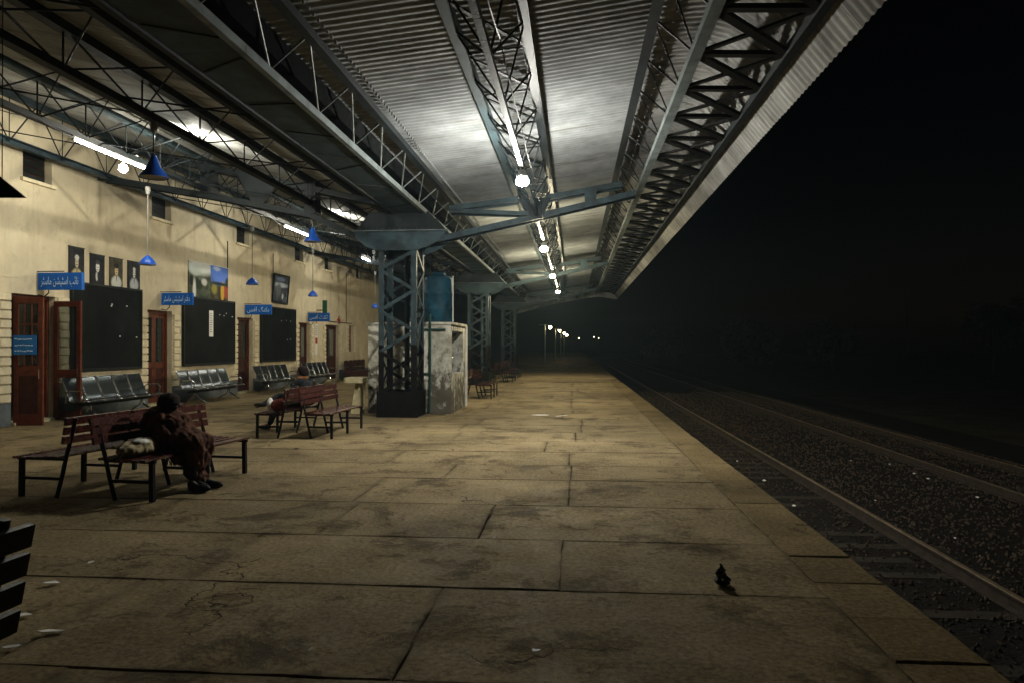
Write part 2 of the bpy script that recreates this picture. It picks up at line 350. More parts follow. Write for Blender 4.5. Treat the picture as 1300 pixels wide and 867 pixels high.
# ------------------------------------------------------------------ Urdu lettering from joined letter forms
FORMS = {'ا': ('FE8D', 'FE8E', 0, 0), 'آ': ('FE81', 'FE82', 0, 0), 'ب': ('FE8F', 'FE90', 'FE91', 'FE92'), 'ت': ('FE95', 'FE96', 'FE97', 'FE98'), 'د': ('FEA9', 'FEAA', 0, 0), 'ر': ('FEAD', 'FEAE', 0, 0),
         'س': ('FEB1', 'FEB2', 'FEB3', 'FEB4'), 'ش': ('FEB5', 'FEB6', 'FEB7', 'FEB8'), 'ف': ('FED1', 'FED2', 'FED3', 'FED4'), 'م': ('FEE1', 'FEE2', 'FEE3', 'FEE4'), 'ن': ('FEE5', 'FEE6', 'FEE7', 'FEE8'),
         'ی': ('FBFC', 'FBFD', 'FBFE', 'FBFF'), 'ئ': ('FE89', 'FE8A', 'FE8B', 'FE8C'), 'ٹ': ('FB66', 'FB67', 'FB68', 'FB69'), 'ک': ('FB8E', 'FB8F', 'FB90', 'FB91'), 'گ': ('FB92', 'FB93', 'FB94', 'FB95')}
def urdu(s):
    out = []
    for i, c in enumerate(s):
        if c not in FORMS: out.append(c); continue
        p = i > 0 and s[i - 1] in FORMS and FORMS[s[i - 1]][2]; n = i + 1 < len(s) and s[i + 1] in FORMS and FORMS[c][2]
        out.append(chr(int(FORMS[c][3 if p and n else 1 if p else 2 if n else 0], 16)))
    return ''.join(reversed(out))
def lettering(text, width, height, m, parent, loc, rot):
    cu = bpy.data.curves.new('lettering', 'FONT'); cu.body = urdu(text); cu.size = 1; cu.resolution_u = 3
    t = bpy.data.objects.new('tmp', cu); col.objects.link(t); dg = bpy.context.evaluated_depsgraph_get()
    me = bpy.data.meshes.new_from_object(t.evaluated_get(dg), depsgraph=dg); bpy.data.objects.remove(t)
    if not me.vertices: return None
    xs = [v.co.x for v in me.vertices]; ys = [v.co.y for v in me.vertices]; x0, x1, y0, y1 = min(xs), max(xs), min(ys), max(ys)
    bm = bmesh.new(); bm.from_mesh(me); bm.verts.ensure_lookup_table(); seen = set(); k = 0
    for v in bm.verts:                       # letters overlap where they join: step each one a fraction of a millimetre
        if v in seen: continue
        st = [v]; seen.add(v)
        while st:
            q = st.pop(); q.co.z = k * .0004
            for e in q.link_edges:
                o2 = e.other_vert(q)
                if o2 not in seen: seen.add(o2); st.append(o2)
        k += 1
    for v in bm.verts: v.co.x = ((v.co.x - x0) / (x1 - x0) - .5) * width; v.co.y = ((v.co.y - y0) / (y1 - y0) - .5) * height
    for f in bm.faces:
        if f.normal.z < 0: f.normal_flip()
    bm.to_mesh(me); bm.free(); me.materials.clear(); me.materials.append(M[m])
    return inst('lettering', me, parent, loc, rot)

# ================================================================== PLATFORM, GROUND, TRACKS
ground = MB().add([(-120, -40, -1.45), (200, -40, -1.45), (200, 330, -1.45), (-120, 330, -1.45)], [(0, 1, 2, 3)]).build('ground', 'ground'); tag(ground, kind='structure')
platform = MB().box((-17.8, -6, -1.44), (2.035, 33.0, -.03)).build('platform', 'joint_dirt'); tag(platform, kind='structure')
far_pl = MB().box((-17.8, 33.004, -1.44), (2.045, 190, 0)).build('pavement', 'slab'); tag(far_pl, kind='structure')
MB().box((2.036, -6, -1.43), (2.06, 33.0, -.16)).build('platform_face', 'platform_side', platform)

def slab(x0, x1, y0, y1, zt, m, name='paving_slab', gap=.005, n=8, rough=.010):
    """one cast slab: ragged outline, worn arris, slightly tilted"""
    pts = []
    def edge(a, b):
        for i in range(n):
            t = i / n; p = Vector(a).lerp(Vector(b), t); j = rough if 0 < i else rough * .5
            pts.append(p + Vector((random.uniform(-j, j), random.uniform(-j, j))))
    x0 += gap * random.uniform(-.5, 1); x1 -= gap * random.uniform(-.5, 1); y0 += gap * random.uniform(.1, .7); y1 -= gap * random.uniform(.1, .7)
    for a, b in (((x0, y0), (x1, y0)), ((x1, y0), (x1, y1)), ((x1, y1), (x0, y1)), ((x0, y1), (x0, y0))): edge(a, b)
    c = Vector(((x0 + x1) / 2, (y0 + y1) / 2)); tx, ty = random.uniform(-.002, .002), random.uniform(-.002, .002)
    b = MB(); k = len(pts); vs = []
    for lay, (ins, dz) in enumerate(((0, -.05), (0, -.008), (.010, 0))):
        for p in pts:
            q = p + (c - p).normalized() * ins * (.6 + random.random() * 1.2)
            vs.append((q.x - c.x, q.y - c.y, zt + dz + (q.x - c.x) * tx * .5 + (q.y - c.y) * ty))
    fs = [tuple(range(2 * k, 3 * k))]
    for l in range(2):
        for i in range(k): fs.append((l * k + i, l * k + (i + 1) % k, (l + 1) * k + (i + 1) % k, (l + 1) * k + i))
    b.add(vs, fs); o = b.build(name, m, platform, fix=False); o.location = (c.x, c.y, 0); return o

rows = [-3.2, -1.9, -.6, .7, 2.0, 3.5, 4.87, 6.13, 7.45, 8.87, 9.95]
while rows[-1] < 31.5: rows.append(rows[-1] + random.uniform(1.2, 1.42))
rows[-1] = 33.0
fixed = {5: [-5.9, -2.95, -.88], 6: [-7.2, -5.0, -2.65, -.1], 7: [-6.6, -4.1, -2.2, -.81], 8: [-7.4, -4.6, -2.3, -.07], 9: [-6.8, -4.4, -1.6, -.05], 10: [-7.0, -5.2, -2.6, -.08]}
for i in range(len(rows) - 1):
    xs = fixed.get(i)
    if xs is None:
        xs = []; x = -.1 + random.choice((0, -.75, .3)) * random.random()
        while x > -10.6: xs.append(x); x -= random.uniform(2.0, 2.9)
    xs = sorted(xs)
    while xs[0] > -9.4: xs.insert(0, xs[0] - random.uniform(2.0, 2.8))
    xs = [WX] + [x for x in xs if x > WX + .9] + [1.62]
    for a, c in zip(xs[:-1], xs[1:]): slab(a, c, rows[i], rows[i + 1], random.uniform(-.005, 0), 'slab')
y = -3.2
while y < 33:
    l = random.choice((.62, .66, 1.3)); l = min(l, 33 - y) if 33 - y > .3 else 33 - y
    slab(1.62, 2.09, y, y + l, random.uniform(-.006, .003), 'coping', 'coping_stone', n=3, rough=.008); y += l
bed = MB()
prof = [(2.07, -1.25), (2.3, -1.155), (5.2, -1.15), (5.75, -1.22), (6.5, -1.22), (7.0, -1.15), (10.2, -1.15), (11.2, -1.40), (13.5, -1.43)]
for i, (x, z) in enumerate(prof): bed.v += [(x, -4, z), (x, 160, z)]
bed.f = [(2 * i, 2 * i + 2, 2 * i + 3, 2 * i + 1) for i in range(len(prof) - 1)]
tag(bed.build('ballast_bed', 'ballast_bed'), kind='structure')
def bedz(x):
    for (a, za), (c, zc_) in zip(prof[:-1], prof[1:]):
        if a <= x <= c: return za + (zc_ - za) * (x - a) / (c - a)
    return -1.3
b = MB(); ico = [(0, 0, 1), (.9, 0, .1), (.2, .85, -.1), (-.8, .4, .15), (-.6, -.7, -.1), (.4, -.85, .1), (0, 0, -.8)]
icf = [(0, 1, 2), (0, 2, 3), (0, 3, 4), (0, 4, 5), (0, 5, 1), (6, 2, 1), (6, 3, 2), (6, 4, 3), (6, 5, 4), (6, 1, 5)]
for _ in range(30000):
    y_ = 3.0 + 42 * random.random() ** 1.9; x = random.uniform(2.12, 11.0); r = random.uniform(.010, .028) * (1 + y_ / 50)
    if random.random() < .35 and 2.9 < x < 4.4: continue
    a = random.random() * 6.28; ca, sa = math.cos(a), math.sin(a); sx, sy, sz = (random.uniform(.7, 1.25) * r for _ in range(3)); z = bedz(x) + r * .35
    b.add([(x + (p[0] * ca - p[1] * sa) * sx, y_ + (p[0] * sa + p[1] * ca) * sy, z + p[2] * sz) for p in ico], icf)
o = b.build('ballast_stones', 'stone', fix=False); tag(o, 'grey brown ballast stones spread under and between the tracks', 'ballast', kind='stuff')

def rail_mesh(y0, y1):
    p = [(-.068, 0), (.068, 0), (.068, .012), (.012, .03), (.009, .115), (.036, .125), (.036, .158), (.028, .165), (-.028, .165), (-.036, .158), (-.036, .125), (-.009, .115), (-.012, .03), (-.068, .012)]
    me = MB().prism(p, 'y', y0, y1).mesh('rail', 'rail_rust'); me.materials.append(M['rail_steel'])
    for f in me.polygons:
        if f.normal.z > .5 and f.center.z > .15: f.material_index = 1
    return me
RM = rail_mesh(-3, 150)
SLP = MB().prism([(-1.3, 0), (1.3, 0), (1.29, .13), (-1.29, .13)], 'y', -.115, .115).mesh('sleeper', 'sleeper')
CHR = MB().box((-.12, -.08, 0), (.12, .08, .02)).mesh('chair', 'rail_rust')
for cx, lab in ((3.69, 'railway track running close along the platform edge'), (8.59, 'second railway track, farther from the platform across the ballast')):
    t = empty('railway_track', (cx, 0, -1.135), 0, lab, 'track')
    inst('rail', RM, t, (-.838, 0, 0)); inst('rail', RM, t, (.838, 0, 0))
    y_ = 2.0
    while y_ < 60:
        s_ = inst('sleeper', SLP, t, (random.uniform(-.03, .03), y_, -.138 + random.uniform(-.014, .0)), (0, 0, random.uniform(-.02, .02)))
        if y_ < 16:
            for e in (-.838, .838): inst('fastening', CHR, s_, (e + .06, 0, .13))
        y_ += .66
# white litter and pale stones along the trackside
for k in range(15):
    x, y_ = random.choice(((random.uniform(5.0, 7.0), random.uniform(6, 26)), (random.uniform(2.3, 4.3), random.uniform(6, 20)), (7.2, 9 + k * .62)))
    s = random.uniform(.02, .05); b = MB(); b.add([(p[0] * s, p[1] * s, p[2] * s * .5) for p in ico], icf)
    o = b.build('litter_scrap', 'paper'); o.location = (x, y_, bedz(x) + .04); tag(o, 'small pale scrap of litter lying in the ballast', 'litter', 'litter in the ballast')

# ================================================================== STATION BUILDING
def wy(px): return yy(939 * abs(WX) / (CS * (730 - px)), WX)
WALL_TOP = 6.58
bld = empty('station_building', (WX, 14, 0), 0, 'long cream station building with brown doors and small high windows', 'building')
BO = (WX, 14, 0)
doors = [(wy(13), wy(13) + 1.28, 2.66), (wy(187), wy(187) + 1.2, 2.56), (wy(301), wy(301) + 1.22, 2.56), (wy(379), wy(379) + 1.3, 2.56), (wy(413), wy(413) + 1.9, 2.56)]
slit = (wy(442), wy(442) + .95, 1.32, 2.62)
clere = [(wy(28), wy(28) + .85), (wy(192), wy(192) + .95), (wy(300), wy(300) + .95), (wy(374), wy(374) + .95), (wy(412), wy(412) + .95), (wy(452), wy(452) + .95)]
Y0, Y1 = -4.0, wy(482)
ops = [(a, c, 0.0, t) for a, c, t in doors] + [slit] + [(a, c, 5.06, 5.68) for a, c in clere]
ysb = sorted({Y0, Y1, *[o_[0] for o_ in ops], *[o_[1] for o_ in ops]}); zsb = sorted({0.0, WALL_TOP, *[o_[2] for o_ in ops], *[o_[3] for o_ in ops]})
def is_open(ya, yb, za, zb):
    my, mz = (ya + yb) / 2, (za + zb) / 2
    return any(o_[0] < my < o_[1] and o_[2] < mz < o_[3] for o_ in ops)
b = MB(); T = .38
for i in range(len(ysb) - 1):
    for j in range(len(zsb) - 1):
        ya, yb, za, zb = ysb[i], ysb[i + 1], zsb[j], zsb[j + 1]
        if not is_open(ya, yb, za, zb):
            b.add([(WX, ya, za), (WX, yb, za), (WX, yb, zb), (WX, ya, zb)], [(0, 1, 2, 3)]); b.add([(WX - T, ya, za), (WX - T, yb, za), (WX - T, yb, zb), (WX - T, ya, zb)], [(3, 2, 1, 0)])
for ya, yb, za, zb in ops:
    b.add([(WX, ya, za), (WX - T, ya, za), (WX - T, ya, zb), (WX, ya, zb)], [(0, 1, 2, 3)]); b.add([(WX, yb, za), (WX - T, yb, za), (WX - T, yb, zb), (WX, yb, zb)], [(3, 2, 1, 0)])
    b.add([(WX, ya, zb), (WX - T, ya, zb), (WX - T, yb, zb), (WX, yb, zb)], [(0, 1, 2, 3)])
    if za > 0: b.add([(WX, ya, za), (WX - T, ya, za), (WX - T, yb, za), (WX, yb, za)], [(3, 2, 1, 0)])
b.add([(WX, Y1, 0), (WX - 6, Y1, 0), (WX - 6, Y1, WALL_TOP), (WX, Y1, WALL_TOP)], [(0, 1, 2, 3)])
b.build('wall', 'wall_paint', bld, off=BO, fix=False)
MB().add([(WX - 6, Y0, 0), (WX - 6, Y1, 0), (WX - 6, Y1, WALL_TOP), (WX - 6, Y0, WALL_TOP), (WX, Y0, 0), (WX, Y0, WALL_TOP)], [(0, 1, 2, 3), (0, 3, 5, 4)]).build('rear_wall', 'dark_room', bld, off=BO)
MB().box((WX - 6.1, Y0, 6.5), (WX - T - .002, Y1, 6.56)).build('ceiling', 'dark_room', bld, off=BO)
MB().box((WX - 6, Y0, .004), (WX - T, Y1, .012)).build('floor', 'dark_room', bld, off=BO)
# plinth between the doors
edges = [Y0] + [v for d in doors for v in (d[0] - .02, d[1] + .02)] + [Y1]
for a, c in zip(edges[0::2], edges[1::2]): MB().box((WX - .05, a, .0), (WX + .035, c, .46)).build('plinth', 'plinth', bld, off=BO)
# rusticated blocks beside the doors and the slit window
QB = {}
for wq in (.30, .37):
    hq, d = .164, .055; bb = MB(); e = .012
    bb.add([(0, 0, 0), (0, wq, 0), (0, wq, hq), (0, 0, hq), (d, e, e), (d, wq - e, e), (d, wq - e, hq - e), (d, e, hq - e)], [(4, 5, 6, 7), (0, 1, 5, 4), (1, 2, 6, 5), (2, 3, 7, 6), (3, 0, 4, 7)])
    QB[wq] = bb.mesh('quoin_block', 'quoin')
def quoins(yj, side, z0, z1):
    z = z0; k = 0
    while z + .17 < z1:
        wq = (.30, .37)[k % 2]
        inst('quoin_block', QB[wq], bld, (.001, (yj if side > 0 else yj - wq) - 14, z)); z += .184; k += 1
for a, c, t in doors: quoins(a - .03, -1, .475, t + .02); quoins(c + .03, 1, .475, t + .02)
quoins(slit[0], -1, slit[2], slit[3]); quoins(slit[1], 1, slit[2], slit[3])
# high windows: dark shutter boards, sill
for a, c in clere:
    wn = MB().box((WX - .20, a + .0, 5.06), (WX - .17, c, 5.68)).build('window', 'door_dark', bld, off=BO)
    for k in range(4): MB().box((WX - .168, a + .04, 5.09 + k * .147), (WX - .145, c - .04, 5.09 + k * .147 + .12)).build('shutter_board', 'board_frame', wn, off=BO)
    MB().box((WX - .1, a - .08, 4.985), (WX + .07, c + .08, 5.055)).build('sill', 'quoin', wn, off=BO)
wn = MB().box((WX - .20, slit[0], slit[2]), (WX - .17, slit[1], slit[3])).build('window', 'door_dark', bld, off=BO)
for k in range(3): MB().box((WX - .168, slit[0] + .04 + k * .3, slit[2] + .04), (WX - .14, slit[0] + .28 + k * .3, slit[3] - .04)).build('shutter_board', 'door_wood', wn, off=BO)
# string course line over the doors
MB().box((WX - .01, Y0, 2.98), (WX + .012, doors[0][0] + .3, 3.0)).build('string_course', 'quoin', bld, off=BO)

def leaf(parent, wd, ht, kind):
    """door leaf in local x (0..wd), z; thickness in y; returns leaf object"""
    st = .10; t = .045; b = MB()
    for x0, x1 in ((0, st), (wd - st, wd)): b.box((x0, -t / 2, .01), (x1, t / 2, ht))
    zs = {'panes': (.01, .24, 1.0, 1.2, ht - .13, ht), 'glass': (.01, .20, .92, 1.10, ht - .12, ht)}[kind]
    for z0, z1 in ((zs[0], zs[1]), (zs[2], zs[3]), (zs[4], zs[5])): b.box((st, -t / 2 + .002, z0), (wd - st, t / 2 - .002, z1))
    lf = b.build('door_leaf', 'door_wood', parent)
    if kind == 'panes':
        MB().box((st, -.012, zs[1]), (wd - st, .012, zs[2])).build('door_panel', 'door_dark', lf)
        xm = [st, st + (wd - 2 * st) * .30, st + (wd - 2 * st) * .68, wd - st]; z0, z1 = zs[3], zs[4]; dz = (z1 - z0) / 3
        MB().box((xm[1] - .012, -.018, z0), (xm[1] + .012, .018, z1)).build('glazing_bar', 'door_wood', lf); MB().box((xm[2] - .012, -.0185, z0), (xm[2] + .012, .0185, z1)).build('glazing_bar', 'door_wood', lf)
        for k in (1, 2): MB().box((st, -.0175, z0 + k * dz - .012), (wd - st, .0175, z0 + k * dz + .012)).build('glazing_bar', 'door_wood', lf)
        for i in range(3):
            for k in range(3): MB().box((xm[i] + .012, -.003, z0 + k * dz + .012), (xm[i + 1] - .012, .003, z0 + (k + 1) * dz - .012)).build('pane', 'glass_dark' if i == 0 else 'glass', lf)
    else:
        MB().box((st, -.003, zs[1]), (wd - st, .003, zs[2])).build('pane', 'glass', lf); MB().box((st, -.003, zs[3]), (wd - st, .003, zs[4])).build('pane', 'glass', lf)
    MB().tube([(wd - .05, -.06, .95), (wd - .05, -.06, 1.13)], .01, 6).build('handle', 'chrome', lf)
    return lf
def door_frame(d):
    a, c, t = d; fr = .07
    root = MB().box((WX - .26, a, 0), (WX - .14, a + fr, t)).box((WX - .26, c - fr, 0), (WX - .14, c, t)).box((WX - .258, a + fr, t - fr), (WX - .142, c - fr, t)).build('door', 'door_wood', bld, off=BO)
    MB().box((WX - .3, a, .0), (WX + .10, c, .06)).build('threshold', 'ledge', root, off=BO)
    return root
# first door: both leaves swung right out over the platform
d = doors[0]; fr = door_frame(d)
l1 = leaf(fr, .60, d[2] - .08, 'panes'); l1.location = (.03, d[0] + .06 - 14, .0); l1.rotation_euler = (0, 0, R(4))
l2 = leaf(fr, .66, d[2] - .1, 'glass'); l2.location = (.03, d[1] - .06 - 14, .0); l2.rotation_euler = (0, 0, R(-5))
# closed double doors
for k, d in enumerate(doors[1:]):
    fr = door_frame(d); a, c, t = d; mid = (a + c) / 2; X0 = WX - .2
    for q, (ya, yb) in enumerate(((a + .075, mid - .003), (mid + .003, c - .075))):
        gm = ('glass_dark', 'glass_dark') if k != 3 else ('glass_dark', 'glass_pale')
        pale = (k == 2 and q == 1) or (k == 3 and q == 1)
        b = MB(); st = .09; z = (.02, .22, 1.0, 1.16, t - .2, t - .075)
        b.box((X0 - .02, ya, z[0]), (X0 + .02, ya + st, z[5])); b.box((X0 - .02, yb - st, z[0]), (X0 + .02, yb, z[5]))
        for z0, z1 in ((z[0], z[1]), (z[2], z[3]), (z[4], z[5])): b.box((X0 - .018, ya + st, z0), (X0 + .018, yb - st, z1))
        lf = b.build('door_leaf', 'door_wood' if k == 0 else 'door_dark', fr, off=BO)
        MB().box((X0 - .006, ya + st, z[1]), (X0 + .006, yb - st, z[2])).build('door_panel', 'door_dark', lf, off=BO)
        MB().box((X0 - .003, ya + st, z[3]), (X0 + .003, yb - st, z[4])).build('pane', 'glass_pale' if pale else 'glass_dark', lf, off=BO)
    MB().tube([(X0 + .05, mid - .06, .98), (X0 + .05, mid - .06, 1.12)], .012, 6).build('handle', 'chrome', fr, off=BO)

# blue notice on the open leaf
nl = empty('door_notice', (WX + .30, d_y := doors[0][0] + .06 + .02 - .07, 1.62), R(4), 'bright blue three-line notice fixed on the open door leaf', 'notice')
MB().box((-.24, -.008, -.19), (.24, .008, .19)).build('panel', 'notice_blue', nl)
for k in range(3):
    b = MB(); x = -.2
    while x < .17:
        l = random.uniform(.02, .06); z = .11 - k * .115 + random.uniform(-.008, .008); b.box((x, -.0105, z - .008), (x + l, -.0085, z + .012)); x += l + random.uniform(.008, .02)
    b.build('lettering', 'letter', nl)

# ------------------------------------------------------------------ blackboards, pictures
def board(a, c, label, paper=None):
    t = empty('notice_board', (WX + .06, (a + c) / 2, 1.08), 0, label, 'notice board', 'black notice boards along the wall'); hw = (c - a) / 2; h = 1.92
    MB().box((-.055, -hw, 0), (0, hw, h)).build('panel', 'board_black', t)
    for y0, y1, z0, z1 in ((-hw - .03, hw + .03, -.06, .0), (-hw - .03, hw + .03, h, h + .05), (-hw - .035, -hw, -.002, h + .002), (hw, hw + .035, -.002, h + .002)): MB().box((-.058, y0, z0), (.025, y1, z1)).build('frame_bar', 'board_frame', t)
    for k in range(5): y_, z = random.uniform(-.1, hw * .9), random.choice((.75, 1.5)) + random.uniform(-.05, .05); MB().box((.0, y_, z), (.006, y_ + .05, z + .03)).build('reflection_fleck', 'paper', t)  # small pale chips stand in for reflections on the board
    return t
bd1 = board(wy(89), wy(176), 'black notice board beside the open brown door, under the portraits')
bd2 = board(wy(231), wy(295), 'black notice board with a white paper slip, under the landscape posters')
bd3 = board(wy(330), wy(373), 'plain black notice board under the dark framed picture')
nb = empty('paper_slip', (WX + .075, wy(265), 2.3), 0, 'tall narrow white paper slip pinned on a black board', 'paper')
MB().box((0, -.13, -.42), (.004, .13, .38)).build('sheet', 'paper', nb)
for k in range(9): MB().box((.0042, -.09, .28 - k * .07), (.0055, .07 + random.uniform(-.05, .02), .30 - k * .07)).build('text_line', 'print_grey', nb)

def print_mat(name, bg, parts):
    """flat printed picture: soft-edged ellipses over a backdrop, in the sheet's own coordinates (y, z from -1 to 1)"""
    m = bpy.data.materials.new(name); m.use_nodes = True; nt = m.node_tree; N = nt.nodes.new; L = nt.links.new; bs = nt.nodes['Principled BSDF']
    tc = N('ShaderNodeTexCoord'); mp = N('ShaderNodeMapping'); mp.inputs['Location'].default_value = (-1, -1, -1); mp.inputs['Scale'].default_value = (2, 2, 2); L(tc.outputs['Generated'], mp.inputs[0])
    nz = N('ShaderNodeTexNoise'); nz.inputs['Scale'].default_value = 2.6; nz.inputs['Detail'].default_value = 6; L(mp.outputs[0], nz.inputs['Vector'])
    warp = N('ShaderNodeVectorMath'); warp.operation = 'MULTIPLY_ADD'; L(nz.outputs['Color'], warp.inputs[0]); warp.inputs[1].default_value = (.0, .08, .08); L(mp.outputs[0], warp.inputs[2])
    r = N('ShaderNodeValToRGB'); r.color_ramp.elements[0].color = (*[v * .5 for v in bg], 1); r.color_ramp.elements[1].color = (*[v * 1.5 for v in bg], 1); r.color_ramp.elements[0].position = .35; r.color_ramp.elements[1].position = .65
    L(nz.outputs[0], r.inputs[0]); cur = r.outputs[0]
    for (cy_, cz, ry, rz, colr, soft) in parts:
        s = N('ShaderNodeVectorMath'); s.operation = 'SUBTRACT'; L(warp.outputs[0], s.inputs[0]); s.inputs[1].default_value = (0, cy_ + .04, cz + .04)
        k = N('ShaderNodeVectorMath'); k.operation = 'MULTIPLY'; L(s.outputs[0], k.inputs[0]); k.inputs[1].default_value = (0, 1 / ry, 1 / rz)
        ln = N('ShaderNodeVectorMath'); ln.operation = 'LENGTH'; L(k.outputs[0], ln.inputs[0])
        mr = N('ShaderNodeMapRange'); mr.inputs[1].default_value = 1 + soft; mr.inputs[2].default_value = 1 - soft; L(ln.outputs['Value'], mr.inputs[0])
        x = N('ShaderNodeMix'); x.data_type = 'RGBA'; L(mr.outputs[0], x.inputs['Factor']); L(cur, x.inputs[6]); x.inputs[7].default_value = (*colr, 1); cur = x.outputs[2]
    L(cur, bs.inputs['Base Color']); bs.inputs['Roughness'].default_value = .6; bs.inputs['Specular IOR Level'].default_value = .12; M[name] = m
sk = (.55, .44, .30)
print_mat('portrait_a', (.022, .022, .024), [(0, -.75, .75, .5, (.45, .38, .20), .15), (0, .1, .22, .3, sk, .15), (0, .42, .28, .16, (.5, .48, .42), .2), (-.09, .16, .05, .035, (.05, .035, .025), .3), (.09, .16, .05, .035, (.05, .035, .025), .3), (0, -.02, .11, .035, (.06, .04, .03), .3), (0, -.42, .05, .25, (.05, .05, .05), .3)])
print_mat('portrait_b', (.014, .015, .018), [(0, -.8, .7, .5, (.02, .02, .022), .15), (-.12, -.5, .16, .3, (.6, .6, .58), .2), (0, .15, .25, .33, (.75, .72, .66), .15), (.0, .5, .3, .16, (.06, .06, .06), .2), (-.09, .16, .05, .035, (.05, .035, .025), .3), (.09, .16, .05, .035, (.05, .035, .025), .3), (0, -.02, .11, .035, (.06, .04, .03), .3), (0, -.42, .05, .25, (.05, .05, .05), .3)])
print_mat('portrait_c', (.06, .052, .03), [(0, -.75, .8, .5, (.55, .55, .50), .15), (0, .1, .26, .34, (.60, .46, .28), .15), (0, .48, .36, .2, (.012, .012, .012), .1), (-.09, .16, .05, .035, (.05, .035, .025), .3), (.09, .16, .05, .035, (.05, .035, .025), .3), (0, -.02, .11, .035, (.06, .04, .03), .3), (0, -.42, .05, .25, (.05, .05, .05), .3)])
print_mat('portrait_d', (.02, .02, .024), [(0, -.72, .7, .5, (.42, .43, .45), .2), (0, .12, .2, .32, (.7, .68, .62), .15), (0, .45, .24, .14, (.55, .55, .52), .2), (-.09, .16, .05, .035, (.05, .035, .025), .3), (.09, .16, .05, .035, (.05, .035, .025), .3), (0, -.02, .11, .035, (.06, .04, .03), .3), (0, -.42, .05, .25, (.05, .05, .05), .3)])
print_mat('land_a', (.07, .08, .05), [(.1, .75, 1.2, .45, (.62, .63, .58), .3), (-.4, .5, .5, .3, (.5, .55, .5), .3), (-.1, -.2, .5, .35, (.02, .03, .015), .3), (.15, .1, .3, .14, (.12, .14, .10), .3), (-.75, -.1, .2, .3, (.01, .012, .008), .3), (.4, -.1, .25, .2, (.5, .48, .44), .3), (-.5, -.6, .14, .6, (.6, .6, .55), .3)])
print_mat('land_b', (.07, .065, .03), [(0, .65, 1.4, .75, (.10, .20, .62), .25), (-.3, .85, .4, .12, (.5, .6, .8), .4), (.35, -.5, .22, .6, (.55, .32, .03), .2), (.8, -.4, .25, .5, (.35, .06, .03), .3), (-.6, -.4, .3, .3, (.30, .26, .05), .3), (0, -.05, 1.0, .10, (.01, .02, .015), .4), (.9, .1, .2, .3, (.01, .03, .02), .3), (0, -.6, .12, .4, (.05, .03, .02), .3)])
print_mat('framed', (.06, .075, .10), [(0, .3, .9, .18, (.45, .5, .58), .35), (-.1, .75, .6, .16, (.18, .22, .34), .3), (.3, -.55, .12, .2, (.7, .7, .65), .3), (-.3, -.1, .35, .5, (.12, .13, .13), .3)])
for (p0, p1, zt, m, lab) in ((86, 105, 3.82, 'portrait_a', 'portrait poster partly behind the blue sign, man in tan uniform'), (113, 131, 3.74, 'portrait_b', 'portrait poster of a figure in black with white lapels'),
                             (138, 154, 3.74, 'portrait_c', 'portrait poster of a figure in dark cap and pale shirt'), (161, 176, 3.74, 'portrait_d', 'portrait poster at the far end of the row, grey uniform')):
    a, c = wy(p0), wy(p1); t = empty('portrait_poster', (WX + .03, (a + c) / 2, 3.06), 0, lab, 'poster', 'row of portrait posters'); hw = (c - a) / 2
    MB().box((-.028, -hw, 0), (.0, hw, zt - 3.06)).build('print', m, t); MB().box((-.029, -hw - .012, zt - 3.06), (.008, hw + .012, zt - 3.04)).build('top_batten', 'board_frame', t)
for (p0, p1, m, lab) in ((238, 266, 'land_a', 'pale landscape poster with white sky and grey hillside'), (266.2, 288, 'land_b', 'landscape poster with bright blue sky and yellow field')):
    a, c = wy(p0), wy(p1); t = empty('landscape_poster', (WX + .03, (a + c) / 2, 3.06), 0, lab, 'poster', 'pair of landscape posters'); hw = (c - a) / 2
    MB().box((-.028, -hw, 0), (0, hw, 1.04)).build('print', m, t); MB().box((-.0285, -hw, 1.04), (.006, hw, 1.055)).build('top_batten', 'paper', t)
a, c = wy(345), wy(363); fp = empty('framed_picture', (WX + .03, (a + c) / 2, 3.26), 0, 'dark framed picture with a pale waterfall scene, tilted off the wall', 'picture'); hw = (c - a) / 2; fp.rotation_euler = (0, R(5), 0)
MB().box((-.02, -hw, 0), (.0, hw, 1.0)).build('print', 'framed', fp)
for y0, y1, z0, z1 in ((-hw - .06, hw + .06, -.06, 0), (-hw - .06, hw + .06, 1.0, 1.06), (-hw - .061, -hw, -.002, 1.002), (hw, hw + .061, -.002, 1.002)): MB().box((-.022, y0, z0), (.03, y1, z1)).build('frame_bar', 'board_frame', fp)

# ------------------------------------------------------------------ projecting blue signs
for (px, ln, z, h, text, lab) in ((47, .97, 2.95, .36, 'نائب اسٹیشن ماسٹر', 'blue projecting sign over the open door, white Urdu lettering'), (203.5, .88, 2.87, .33, 'دفتر اسٹیشن ماسٹر', 'blue projecting sign between the portraits and landscape posters'),
                                  (310, .92, 2.83, .34, 'بکنگ آفس', 'blue projecting sign left of the dark framed picture'), (390, .92, 2.80, .36, 'ٹکٹ آفس', 'blue projecting sign farthest along, by the red crosses')):
    Y = wy(px); t = empty('hanging_sign', (WX, Y, z), 0, lab, 'sign', 'blue projecting signs')
    bx = MB().box((.05, -.045, -h / 2), (.05 + ln, .045, h / 2)).build('sign_box', 'sign_blue', t)
    MB().box((.046, -.046, -h / 2 - .004), (.049, .046, h / 2 + .004)).build('end_cap', 'sign_side', bx)
    lettering(text, ln * .84, h * .62, 'letter', bx, (.05 + ln / 2, -.0465, -.01), (R(90), 0, 0))
    MB().tube([(0.0, 0, h / 2 + .03), (.6, 0, h / 2 + .03)], .012, 6).build('bracket', 'bench_iron', t)
    MB().tube([(.02, 0, -h / 2 - .1), (.16, 0, -h / 2 - .14), (.26, 0, -h / 2 - .06), (.25, 0, -h / 2 + .02)], .012, 6).build('scroll', 'bench_iron', t)
